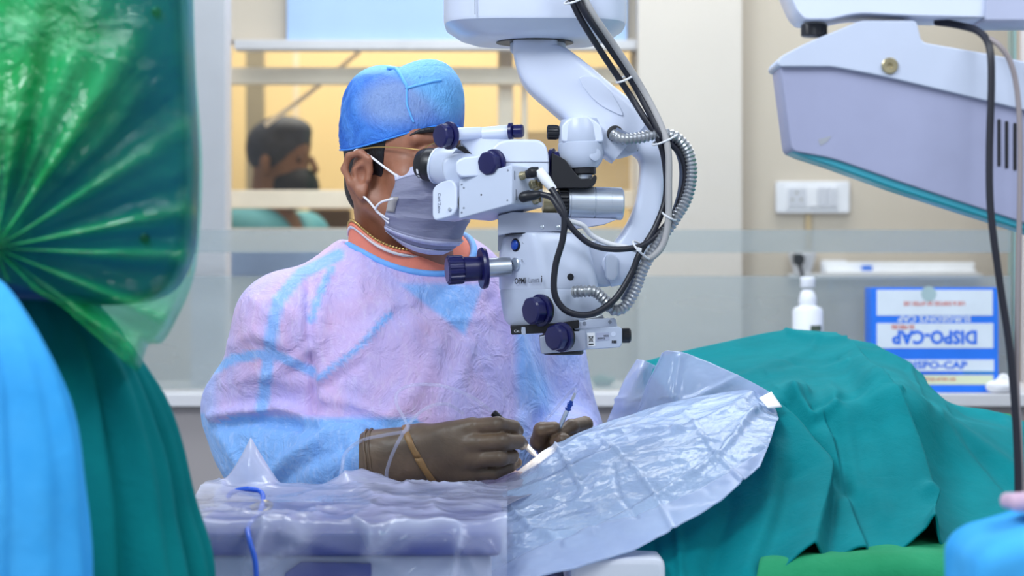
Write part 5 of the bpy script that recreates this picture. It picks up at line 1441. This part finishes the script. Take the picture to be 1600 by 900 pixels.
folds = [
 ([(1240, 520), (1300, 540), (1376, 556), (1440, 592)], 5, .006, 3.45), ([(1272, 640), (1330, 634), (1410, 612)], 5, .007, 3.06),
 ([(1235, 640), (1262, 690), (1300, 760)], 12, -.014, 2.98), ([(1195, 640), (1225, 618), (1262, 612)], 8, .010, 3.06), ([(1245, 620), (1262, 650), (1300, 636)], 9, .012, 3.05),
 ([(1270, 640), (1330, 632), (1395, 618)], 7, -.012, 3.05), ([(1320, 630), (1325, 680), (1322, 760)], 16, .010, 2.98), ([(1350, 650), (1356, 720), (1352, 800)], 14, .006, 2.95),
 ([(1478, 640), (1530, 650), (1580, 660)], 8, -.008, 3.3), ([(1470, 650), (1520, 690), (1590, 740)], 14, .010, 3.12), ([(1445, 850), (1462, 830), (1440, 800)], 9, .012, 2.82),
 ([(1065, 800), (1062, 900)], 6, .006, 2.7), ([(1030, 800), (1025, 900)], 5, -.005, 2.7), ([(1150, 790), (1120, 850), (1100, 890)], 20, -.012, 2.74), ([(1225, 740), (1190, 820), (1150, 880)], 18, .012, 2.8),
 ([(1120, 592), (1190, 570), (1260, 548), (1285, 530)], 5, .004, 3.42), ([(1180, 582), (1240, 572), (1300, 580)], 4, .003, 3.4), ([(1400, 600), (1420, 575), (1380, 548)], 8, .004, 3.4),
 ([(1210, 560), (1250, 575), (1290, 572)], 4, -.003, 3.4), ([(1345, 560), (1390, 590), (1412, 606)], 8, .005, 3.3),
]
steps = [
 ([(1196, 640), (1238, 676), (1284, 732), (1290, 765), (1262, 830), (1220, 900)], 60, 5, .034, 2.9),
 ([(1418, 606), (1427, 690), (1429, 780), (1424, 870)], 55, 4, .030, 2.92),
 ([(1318, 700), (1322, 780), (1328, 880)], 30, 7, .012, 2.85),
 ([(1452, 640), (1500, 700), (1560, 790)], 40, 14, .012, 3.05),
]
G = folded(net, 30, 26, folds, 61, .0028, 16, steps)
zmin = zt + .004
o = mk('teal_drape', grid_vf(G), M['teal'], None, 180, None, .0025); tag(o, 'large teal cotton drape spread over the patient with hanging folds', 'drape')

# ---- clear plastic eye drape
M['plastic'] = film('clear_blue_plastic', '#c6dbfc', 0.80, 0.16, 26, 0.55, spec=.6)
M['plasticedge'] = film('clear_blue_plastic_edge', '#d2e0fd', 0.45, 0.25, 14, 0.2)
net = [
 [(690, 812, 2.86), (765, 772, 2.94), (838, 712, 2.985), (905, 676, 3.00), (980, 648, 3.01), (1080, 622, 3.02), (1150, 612, 3.02), (1198, 614, 3.00)],
 [(705, 832, 2.80), (785, 788, 2.86), (868, 735, 2.90), (935, 704, 2.915), (1010, 676, 2.92), (1100, 650, 2.93), (1165, 634, 2.94), (1216, 648, 2.945)],
 [(720, 858, 2.74), (800, 812, 2.79), (890, 772, 2.82), (965, 742, 2.83), (1045, 712, 2.84), (1120, 688, 2.855), (1172, 672, 2.87), (1213, 658, 2.90)],
 [(745, 890, 2.69), (818, 850, 2.715), (900, 820, 2.735), (980, 794, 2.75), (1058, 764, 2.765), (1124, 734, 2.785), (1168, 708, 2.81), (1204, 688, 2.85)],
 [(770, 935, 2.62), (840, 905, 2.63), (912, 884, 2.645), (985, 860, 2.665), (1055, 824, 2.69), (1112, 792, 2.715), (1152, 760, 2.745), (1188, 728, 2.79)],
]
lines = [([(745, 790), (830, 760), (930, 715), (1010, 690), (1100, 660), (1190, 622)], 4, .005, 2.9), ([(880, 838), (970, 800), (1060, 752), (1130, 710), (1195, 650)], 4, .0055, 2.8),
         ([(950, 700), (990, 730), (1020, 770), (1050, 830)], 3, .003, 2.8), ([(1080, 650), (1110, 700), (1150, 745)], 3, .003, 2.86), ([(845, 730), (905, 690), (985, 668), (1060, 668)], 4, .005, 2.95),
         ([(790, 800), (830, 830), (870, 840)], 4, .004, 2.72), ([(870, 700), (890, 730), (905, 750)], 3, .004, 2.93), ([(960, 730), (965, 770), (990, 800)], 3, -.003, 2.8), ([(1190, 640), (1120, 680), (1085, 690)], 5, .004, 2.9),
         ([(760, 850), (850, 838), (930, 835)], 3, .004, 2.7)]
G = folded(net, 22, 26, lines, 71, .0016, 40)
P_ = G.reshape(-1, 3); ck = np.abs(wnoise(P_, 75, 72, 3)).reshape(G.shape[:2])
N = grid_normals(G); N = -N if N[..., 1].mean() > 0 else N
G = G + N * (.0015 * (ck - .4))[..., None]
o = mk('plastic_drape', grid_vf(G), M['plastic'], None, 180, None, .0006); tag(o, 'clear bluish plastic drape spread from the eye over the teal cloth', 'plastic drape')
G2 = G[-20:, :] ; N2 = N[-20:, :]
mk('edge_strip', grid_vf(G2 + N2 * .0012), M['plasticedge'], o, 180, None, .0004, 'paler welded lower edge')
Gc = folded([[(1186, 622, 2.955), (1205, 612, 2.975)], [(1200, 638, 2.935), (1222, 636, 2.95)]], 6, 6, [], 3, .001)
mk('adhesive_tab', grid_vf(Gc), M['paper'], o, 180, None, .0006, 'white adhesive tab at the corner')
# upstanding back part of the plastic drape
M['plastic2'] = film('clear_lilac_plastic', '#cfdafa', 0.62, 0.14, 18, 0.5, spec=.7)
net = [[(975, 690, 3.04), (960, 690, 3.05), (1010, 690, 3.06), (1120, 660, 3.04), (1205, 640, 2.985)],
       [(996, 640, 3.05), (1012, 625, 3.06), (1060, 622, 3.065), (1130, 622, 3.04), (1205, 624, 2.985)],
       [(1014, 590, 3.06), (1026, 580, 3.07), (1070, 585, 3.075), (1135, 596, 3.045), (1205, 616, 2.985)],
       [(1032, 550, 3.07), (1044, 548, 3.085), (1085, 556, 3.09), (1140, 580, 3.05), (1205, 612, 2.985)]]
Gb = folded(net, 14, 14, [([(1040, 640), (1100, 610), (1150, 585)], 5, .006, 3.12), ([(1030, 620), (1080, 622)], 3, .003, 3.1), ([(1060, 560), (1050, 620)], 6, .004, 3.1)], 73, .003, 40)
mk('raised_flap', grid_vf(Gb), M['plastic2'], o, 180, None, .0005, 'upright fold of the plastic')
net = [[(948, 660, 3.20), (975, 655, 3.20), (1005, 650, 3.22)], [(966, 615, 3.21), (988, 612, 3.19), (1012, 606, 3.22)], [(980, 585, 3.22), (1000, 582, 3.20), (1018, 580, 3.24)], [(996, 562, 3.23), (1008, 565, 3.22), (1024, 572, 3.26)]]
Gb = folded(net, 12, 12, [([(960, 625), (1010, 622)], 3, .004, 3.2)], 74, .002, 50)
mk('raised_flap', grid_vf(Gb), M['plastic2'], o, 180, None, .0005)
# grey film under the near hand
net = [[(650, 792, 2.86), (690, 772, 2.90), (740, 752, 2.95), (800, 735, 2.985)], [(665, 800, 2.80), (700, 790, 2.84), (760, 775, 2.88), (830, 745, 2.93)], [(690, 812, 2.76), (730, 806, 2.79), (790, 792, 2.82), (850, 762, 2.87)]]
Gb = folded(net, 12, 12, [], 75, .003, 50)
mk('side_flap', grid_vf(Gb), film('clear_grey_plastic', '#c4c3d6', 0.5, 0.15, 26, 0.6), o, 180, None, .0005)

# ---- wrapped instrument tray
M['traynavy'] = plain('navy_tray', '#20348c', 0.35, var=.08)
M['traygrey'] = plain('pale_tray_case', '#aeb8d6', 0.45, var=.04)
trx0, trx1 = at(292, 0, 2.55).x, at(784, 0, 2.55).x
zt2 = at(0, 832, 2.5).z
tr = thing('instrument_tray', 'navy rimmed instrument tray on a stand, wrapped in clear plastic', 'tray', ((trx0 + trx1) / 2, 2.66, 0))
mk('rim', box((trx0, 2.50, zt2 - .026), (trx1, 2.86, zt2), .008, 3), M['traynavy'], tr)
mk('case', box((trx0 + .012, 2.515, zt2 - .16), (trx1 - .012, 2.85, zt2 - .027), .006), M['traygrey'], tr)
mk('tray_label', px_prism([(445, 896), (470, 878), (580, 880), (580, 905), (445, 910)], 2.510, 2.514, 3, .0005), M['traynavy'], tr)
mk('stand_column', lathe(((trx0 + trx1) / 2, 2.68, 0.03), (0, 0, 1), [(0, .03), (zt2 - .20, .03)], 24), M['steel'], tr)
mk('stand_base', box(((trx0 + trx1) / 2 - .2, 2.5, .0005), ((trx0 + trx1) / 2 + .2, 2.86, .032), .012), M['steel'], tr)
M['wrap'] = film('lavender_plastic_wrap', '#dadffd', 0.42, 0.12, 16, 0.6, 'haze', .7)
x0, x1 = trx0 - .012, trx1 + .006
nU, nV = 150, 90
us = np.linspace(0, 1, nU)
rows = []; haze = []
prof = [(2.89, -.10), (2.885, -.02), (2.87, .012), (2.80, .020), (2.70, .016), (2.60, .012), (2.52, .010), (2.488, .004), (2.482, -.03), (2.478, -.07), (2.474, -.13), (2.470, -.20)]
pr = cr([(a, b, 0) for a, b in prof], 8)
for i, (yy, dz, _) in enumerate(pr):
    xx = x0 + (x1 - x0) * us
    rows.append(np.stack([xx, np.full(nU, yy), np.full(nU, zt2 + dz)], 1))
G = np.array(rows)
top = np.clip((G[..., 2] - zt2 + .02) / .03, 0, 1)
P_ = G.reshape(-1, 3)
w1 = wnoise(P_, 22, 81, 3).reshape(top.shape); w2 = np.exp(-np.abs(wnoise(P_, 30, 82, 3, (1, .7, 1))) / .16).reshape(top.shape)
G[..., 2] += top * (.006 * (w1 + .8) + .0055 * w2)
G[..., 1] -= (1 - top) * (.005 * (w1 + 1.0) + .007 * w2)
# small tent of bunched film over the cables at the back left
pk = at(392, 690, 2.80)
dx = np.abs(G[..., 0] - pk.x); dy = np.abs(G[..., 1] - 2.80)
q = np.hypot(dx / .036, dy / .028)
pz = np.clip(1 - q, 0, 1) ** 1.25 * (pk.z - zt2 - .02)
G[..., 2] += pz
pk2 = at(565, 775, 2.82); q2 = np.hypot((G[..., 0] - pk2.x) / .05, (G[..., 1] - 2.83) / .04)
G[..., 2] += np.clip(1 - q2, 0, 1) * .016 * (1 + .6 * w1)
for pts, h in (([(440, 835), (500, 850), (560, 868), (620, 890)], .012), ([(600, 880), (640, 850), (700, 845), (760, 860)], .016), ([(650, 905), (720, 850), (750, 900)], .012)):
    qd = poly_dist(G[..., 0], G[..., 2], xz(pts, 2.48)); G[..., 1] -= (1 - top) * h * np.exp(-(qd / .006) ** 2)
mul = np.clip(-.30 + .42 * w2 + .16 * w1, -.34, .45) + .32 * top + .25 * np.clip(pz / .05, 0, 1)
wr_ = mk('plastic_wrap', grid_vf(G), M['wrap'], tr, 180, {'haze': mul.ravel()}, None, 'crumpled clear plastic wrap')
# tubing that lies on the tray
M['bluetube'] = plain('blue_tubing', '#2a62d8', 0.3)
M['cleartube'] = film('clear_tubing', '#d9defc', 0.24, 0.08, 8, 0.1, spec=.9, vor=False)
o = mk('blue_tube', tube([at(355, 778, 2.74), at(366, 768, 2.74), at(390, 764, 2.73), at(410, 772, 2.72), at(406, 800, 2.60), at(388, 822, 2.50), at(390, 845, 2.462), at(399, 880, 2.455), at(401, 940, 2.455)], .0030, 10, 8), M['bluetube'], None, 60)
tag(o, 'thin blue tube hanging over the front of the wrapped tray', 'tube')
o = mk('metal_clip', join(tube([at(392, 795, 2.66), at(412, 786, 2.665), at(424, 790, 2.67)], .004, 8), tube([at(424, 790, 2.67), at(416, 798, 2.66), at(398, 800, 2.655)], .0025, 8)), M['brass'], None, 60)
tag(o, 'small dark metal clip lying on the plastic wrap beside the blue tube', 'clip')
def clear(pts, r, lab):
    o = mk('clear_tube', tube([at(*p) for p in pts], r, 10, 10), M['cleartube'], None, 60); tag(o, lab, 'tube', 'clear fluid tubes')
clear([(505, 782, 2.80), (530, 752, 2.86), (562, 741, 2.90), (592, 742, 2.905), (604, 750, 2.905), (604, 738, 2.90), (612, 712, 2.89), (628, 680, 2.885), (650, 650, 2.89), (675, 634, 2.92), (700, 632, 2.95), (722, 645, 2.985)], .0023, 'clear tube kinked beside the glove cuff, curving up behind the near glove')
clear([(522, 784, 2.82), (534, 735, 2.90), (540, 708, 2.93), (566, 688, 2.93), (600, 680, 2.91), (636, 672, 2.90), (632, 655, 2.92), (620, 632, 2.94), (622, 612, 2.95), (650, 601, 2.96), (695, 604, 2.97), (740, 622, 2.98), (768, 643, 2.985)], .0023, 'clear tube looping high before the chest down to the black handpiece')
clear([(895, 622, 3.014), (900, 610, 3.02), (894, 609, 3.04), (878, 628, 3.06), (850, 660, 3.06), (825, 684, 3.03), (806, 678, 3.00)], .0020, 'clear tube arching from the blue cannula hub behind the near fingers')

# ---- foreground left: draped equipment under a green plastic bag
M['monitor'] = plain('dark_blue_housing', '#163c6b', 0.35, var=.12, nscale=5)
def cone_cloth(name, cx_, Yc, rows_, depth, folds_n, seed, mat, label, cat, squeeze=.55, ztop_extra=True):
    rings = []
    R = cr([(py, hw, c_) for py, hw, c_ in rows_], 10)
    an = np.linspace(0, 2 * PI, 160, endpoint=False)
    for py, hw, c_ in R:
        c0 = at(c_, py, Yc); r = hw / F * Yc
        g = np.clip((py - R[0][0]) / 200, 0, 1)
        ph_ = folds_n * an * .5 + .5 * np.sin(2 * an + seed) + py * .0006
        wv = 1 + g * (.17 * (np.abs(np.sin(ph_)) ** .75 - .62) + .035 * np.sin(folds_n * 2.3 * an + seed + py * .003)) + .012 * g * np.sin(py * .03 + 3 * an)
        rings.append(np.stack([c0.x + r * np.cos(an) * wv, Yc + r * depth * np.sin(an) * wv, np.full(160, c0.z)], 1))
    o = mk(name, rings_vf(rings, True, False), M[mat], None, 180, None, .002); tag(o, label, cat); return o
stand = thing('equipment_cart', 'equipment cart hidden under the dark teal drape at left', 'cart', (at(20, 0, 2.25).x, 2.25, 0))
mk('cart_body', box((at(-60, 0, 2.25).x, 2.17, .06), (at(90, 0, 2.25).x, 2.33, at(0, 540, 2.25).z), .01), M['steel'], stand)
for x in (-50, 90):
    for y in (2.19, 2.30): mk('caster', lathe((at(x, 0, 2.25).x - .01, y, .03), (1, 0, 0), [(0, .026), (.002, .03), (.018, .03), (.02, .026)], 20), M['black'], stand)
cone_cloth('equipment_drape', 40, 2.25, [(418, 60, 20), (432, 84, 28), (466, 104, 36), (520, 136, 46), (600, 178, 50), (690, 208, 52), (790, 233, 52), (900, 258, 48), (1100, 272, 48), (1500, 290, 46), (2000, 300, 45)], .62, 9, 2.0, 'teal2', 'dark teal drape hanging in folds below the green bag at left', 'drape')
R_ = [(430, 30, -70), (442, 66, -66), (490, 98, -60), (560, 132, -54), (640, 154, -50), (740, 170, -48), (900, 180, -48), (1200, 190, -46), (1800, 200, -46)]
cone_cloth('blue_drape', -60, 2.02, R_, .45, 7, 5.0, 'sky', 'sky blue drape with frayed edge at far left foreground', 'drape')
# dark housing
mon = thing('equipment_monitor', 'dark blue rounded equipment housing inside a green plastic bag', 'monitor', (at(80, 0, 2.22).x, 2.22, at(0, 478, 2.2).z))
mk('housing', px_prism([(-160, -420), (268, -420), (283, 100), (292, 250), (286, 400), (252, 462), (180, 480), (60, 468), (-160, 468)], 2.14, 2.24, [30, 30, 60, 60, 60, 70, 60, 60, 30], .02, 5), M['monitor'], mon, 50)
for x, y in ((244, 18), (226, 372)): mk('rubber_foot', lathe(at(x, y, 2.139), (0, -1, 0), [(0, .0045), (.003, .004), (.004, .002)], 16), M['black'], mon)
# green bag
t = NT('green_plastic_bag')
a = t.attr('haze'); nz = t.noise(14, 5, .6, 1.2)
v = t.n('ShaderNodeTexVoronoi', _feature='F1'); v.inputs['Scale'].default_value = 1; t.l(t.coords(16), v.inputs['Vector'])
nm = t.bump(t.math('ADD', t.math('MULTIPLY', v.outputs['Distance'], .6), nz), .85, .02)
cc = t.ramp(nz, [(0.3, C('#12a04a')), (0.7, C('#3cc47c'))])
p = t.bsdf(cc, .10, 0, nm, Specular_IOR_Level=.8); tr_ = t.n('ShaderNodeBsdfTranslucent'); t.l(cc, tr_.inputs[0])
tp = t.n('ShaderNodeBsdfTransparent'); tp.inputs[0].default_value = (.45, .90, .82, 1)
M['bag'] = t.done(t.mixsh(t.math('ADD', a.outputs['Fac'], .05, True), tp.outputs[0], t.mixsh(.35, p, tr_.outputs[0])))
out = cr([(-170, -430, 0), (60, -430, 0), (250, -430, 0), (300, -380, 0), (301, -100, 0), (306, 100, 0), (316, 250, 0), (311, 380, 0), (296, 455, 0), (258, 530, 0), (232, 540, 0), (218, 578, 0), (196, 566, 0), (150, 520, 0), (80, 470, 0), (0, 440, 0), (-170, 430, 0), (-175, 100, 0)], 14, True)
gat = np.array((-5, 388.0))
nr = 46
rows = []; hz = []
for k in range(nr):
    s_ = k / (nr - 1)
    s2 = s_ ** .8
    P = gat + (out[:, :2] - gat) * s2
    ang = np.arctan2(P[:, 1] - gat[1], P[:, 0] - gat[0]); dist = np.hypot(*(P - gat).T)
    rip = np.sin(17 * ang + 2.0 * np.sin(3 * ang)) * .5 + np.sin(31 * ang + 1.0) * .3
    am = .012 * np.exp(-((dist - 130) / 200) ** 2) + .002
    Yv = 2.118 - .012 * (rip + .6) * am / .012 + np.clip((s_ - .93) / .07, 0, 1) * .10 - .012 * np.exp(-(dist / 50) ** 2)
    W_ = np.array([at(px, py, y) for (px, py), y in zip(P, Yv)]); rows.append(W_)
    n_ = wnoise(W_, 14, 91, 3)
    pleat = np.clip((rip - .12) * 1.6, 0, 1) * np.exp(-((dist - 60) / 230) ** 2)
    upl = np.clip(1.15 - np.hypot((P[:, 0] - 20) / 190, (P[:, 1] - 80) / 200), 0, 1)
    low_ = np.clip((P[:, 1] - (455 + .02 * P[:, 0])) / 40, 0, 1)
    hz.append(.10 + .62 * pleat + .9 * np.clip(upl * 1.4, 0, 1) * (.75 + .25 * n_) + .32 * low_ + .6 * np.exp(-(dist / 45) ** 2) + .10 * np.clip(n_, 0, 1))
G = np.array(rows)
crum = np.abs(wnoise(G.reshape(-1, 3), 30, 92, 3)).reshape(G.shape[:2])
G[..., 1] -= .012 * crum * np.clip(np.array(hz), 0, 1)
G = np.concatenate([G, G[:, :1]], axis=1); hz = np.array(hz); hz = np.concatenate([hz, hz[:, :1]], axis=1)
bag = mk('green_bag', grid_vf(G), M['bag'], None, 180, {'haze': np.clip(hz, 0, .93).ravel()}); tag(bag, 'translucent green plastic bag gathered over the dark blue housing', 'plastic bag')

# ---- equipment arm at the upper right
YA = 2.45
armt = thing('equipment_boom', 'lilac grey equipment boom with teal bottom edge at upper right', 'boom', (at(1700, 0, YA + .08).x, YA + .08, 0))
mk('arm_body', px_prism([(1219, 100), (1300, 100), (1380, 115), (1540, 152), (1760, 206), (1760, 404), (1600, 348), (1400, 282), (1300, 247), (1237, 236)], YA, YA + .08, [6, 6, 30, 30, 6, 6, 20, 20, 20, 10], .012, 4), plain('arm_lilac_shaded', '#999dba', .45), armt, 45)  # lilac grey darkened in the colour for shading on the lower front
M['tealedge'] = plain('teal_bumper', '#3aa0b4', 0.25, var=.06)
mk('bottom_edge', px_prism([(1238, 235), (1300, 245), (1400, 279), (1600, 345), (1760, 401), (1760, 412), (1600, 357), (1400, 293), (1300, 257), (1256, 243)], YA + .004, YA + .076, 4, .003, 3), M['tealedge'], armt, 45)
mk('top_cover', px_prism([(1214, 98), (1220, 88), (1262, 66), (1312, 46), (1345, 32), (1432, 32), (1440, 66), (1545, 84), (1760, 130), (1760, 212), (1540, 157), (1380, 119), (1300, 104), (1218, 104)], YA - .006, YA + .086, [4, 6, 20, 20, 8, 8, 10, 20, 6, 6, 30, 30, 6, 4], .016, 5), M['white2'], armt, 45)
mk('screw', lathe(at(1390, 103, YA - .006), (0, -1, 0), [(0, .0088), (.002, .0088), (.003, .0075), (.0025, .003), (.0005, .002)], 28), M['brass'], armt)
for x, y0, y1 in ((1561, 186, 260), (1573, 189, 263), (1586, 192, 266)): mk('vent_slot', px_prism([(x - 2.5, y0), (x + 2.5, y0), (x + 2.5, y1), (x - 2.5, y1)], YA - .0012, YA + .004, 2, .0004), M['black'], armt)
mk('smudge', px_prism([(1278, 218), (1300, 212), (1292, 222), (1282, 228)], YA - .0004, YA + .001, 2, .0001), plain('scuff_grey', '#9a9da6', .6), armt)
ta = mk('upper_arm', px_prism([(1212, -60), (1760, -60), (1760, 27), (1540, 27), (1440, 25), (1340, 20), (1296, 30), (1258, 30), (1246, 18)], YA - .01, YA + .075, [6, 6, 6, 10, 20, 20, 6, 6, 10], .014, 5), M['white'], armt, 45)
mk('arm_sleeve', px_prism([(1544, -62), (1762, -62), (1762, 32), (1540, 32)], YA - .016, YA + .081, 4, .006, 4), M['lilac'], armt, 45)
mk('black_knob', lathe(at(1272, 38, YA + .02), (0, 0, -1), [(0, .0135), (.002, .0142), (.012, .0142), (.0135, .012)], 40, ridge_mod(14, .05)), M['black'], armt, 25)
px_ = at(1760, 0, YA + .08).x
mk('upright_column', box((px_ - .01, YA - .02, .04), (px_ + .14, YA + .10, 2.2), .02), M['white2'], armt)
mk('base', box((px_ - .2, YA - .25, .0005), (px_ + .3, YA + .15, .042), .015), M['white2'], armt)
o = mk('black_cord', tube([at(1462, 34, YA + .03), at(1500, 40, YA + .01), at(1530, 50, YA - .015), at(1546, 74, YA - .035), at(1549, 130, YA - .04), at(1546, 240, YA - .04), at(1548, 330, YA - .04), at(1562, 440, YA - .04), at(1577, 540, YA - .04), at(1586, 640, YA - .04), at(1590, 720, YA - .04), at(1591, 800, YA - .04), at(1592, 1000, YA - .04)], .0040, 12, 8), M['cableblack'], None, 60)
tag(o, 'thick black cord hanging from the equipment boom down the right edge', 'cord')
o = mk('grey_cord', tube([at(1546, 60, YA - .030), at(1562, 72, YA - .036), at(1578, 96, YA - .036), at(1589, 140, YA - .034), at(1594, 220, YA - .034), at(1593, 340, YA - .034), at(1590, 480, YA - .034), at(1589, 600, YA - .034), at(1597, 760, YA - .034), at(1600, 1000, YA - .034)], .0030, 12, 8), plain('taupe_cord', '#8f8688', .5), None, 60)
tag(o, 'thinner taupe cord beside the black cord at the right edge', 'cord')

# ---- blue draped corner at the lower right
YQ = 1.95
sd = SDF(at(1455, 1120, YQ) - Vector((0, .12, 0)), at(1720, 770, YQ) + Vector((0, .24, 0)), .004)
c = (np.array(at(1600, 0, YQ)) * np.array((1, 0, 0))) + np.array((0, YQ + .06, 0))
zq = at(0, 812, YQ).z
sd.box((c[0] + .038, YQ + .05, zq - .12), (.082, .09, .122), None, .022, 0)
V, Fc = sd.mesh(3); V = np.array(V); N = vf_normals((V, Fc)); N = N if (N * (V - V.mean(0))).sum() > 0 else -N
V = V + N * (.0025 * wnoise(V, 30, 95, 3, (1, 1, .4)) + .0016 * np.sin(V[:, 0] * 160 + 3 * np.sin(V[:, 1] * 30)) * np.clip((zq - .02 - V[:, 2]) / .05, 0, 1))[:, None]
V[:, 2] += -.32 * np.clip((c[0] + .03 - V[:, 0]), 0, 1) * np.clip((V[:, 2] - zq + .1) / .1, 0, 1)
qt = thing('draped_stand', 'sky blue draped stand corner at the lower right foreground', 'stand', (c[0] + .02, YQ + .05, 0))
mk('drape', (V, Fc), M['sky'], qt, 180)
mk('stand_column', lathe((c[0] + .02, YQ + .05, .03), (0, 0, 1), [(0, .02), (zq - .26, .02)], 20), M['steel'], qt)
mk('stand_base', box((c[0] - .13, YQ - .10, .0005), (c[0] + .17, YQ + .20, .032), .012), M['steel'], qt)
sd = SDF(at(1560, 830, YQ) - Vector((0, .02, 0)), at(1660, 780, YQ) + Vector((0, .12, 0)), .0022)
pz_ = np.array(at(1600, 806, YQ + .05)); pz_[2] = zq + .010
sd.box(pz_ + np.array((.014, 0, 0)), (.030, .03, .007), None, .006, 0); sd.cap(pz_ + np.array((-.012, -.02, .004)), pz_ + np.array((.03, -.015, .007)), .006, .007, .006)
V, Fc = sd.mesh(2); V = np.array(V); V[:, 2] += .0012 * wnoise(V, 120, 97, 2)
o = mk('folded_swab', (V, Fc), plain('pale_pink_swab', '#c9a9bf', .8), None, 180); tag(o, 'folded pale pink swab on the blue draped stand corner', 'swab')
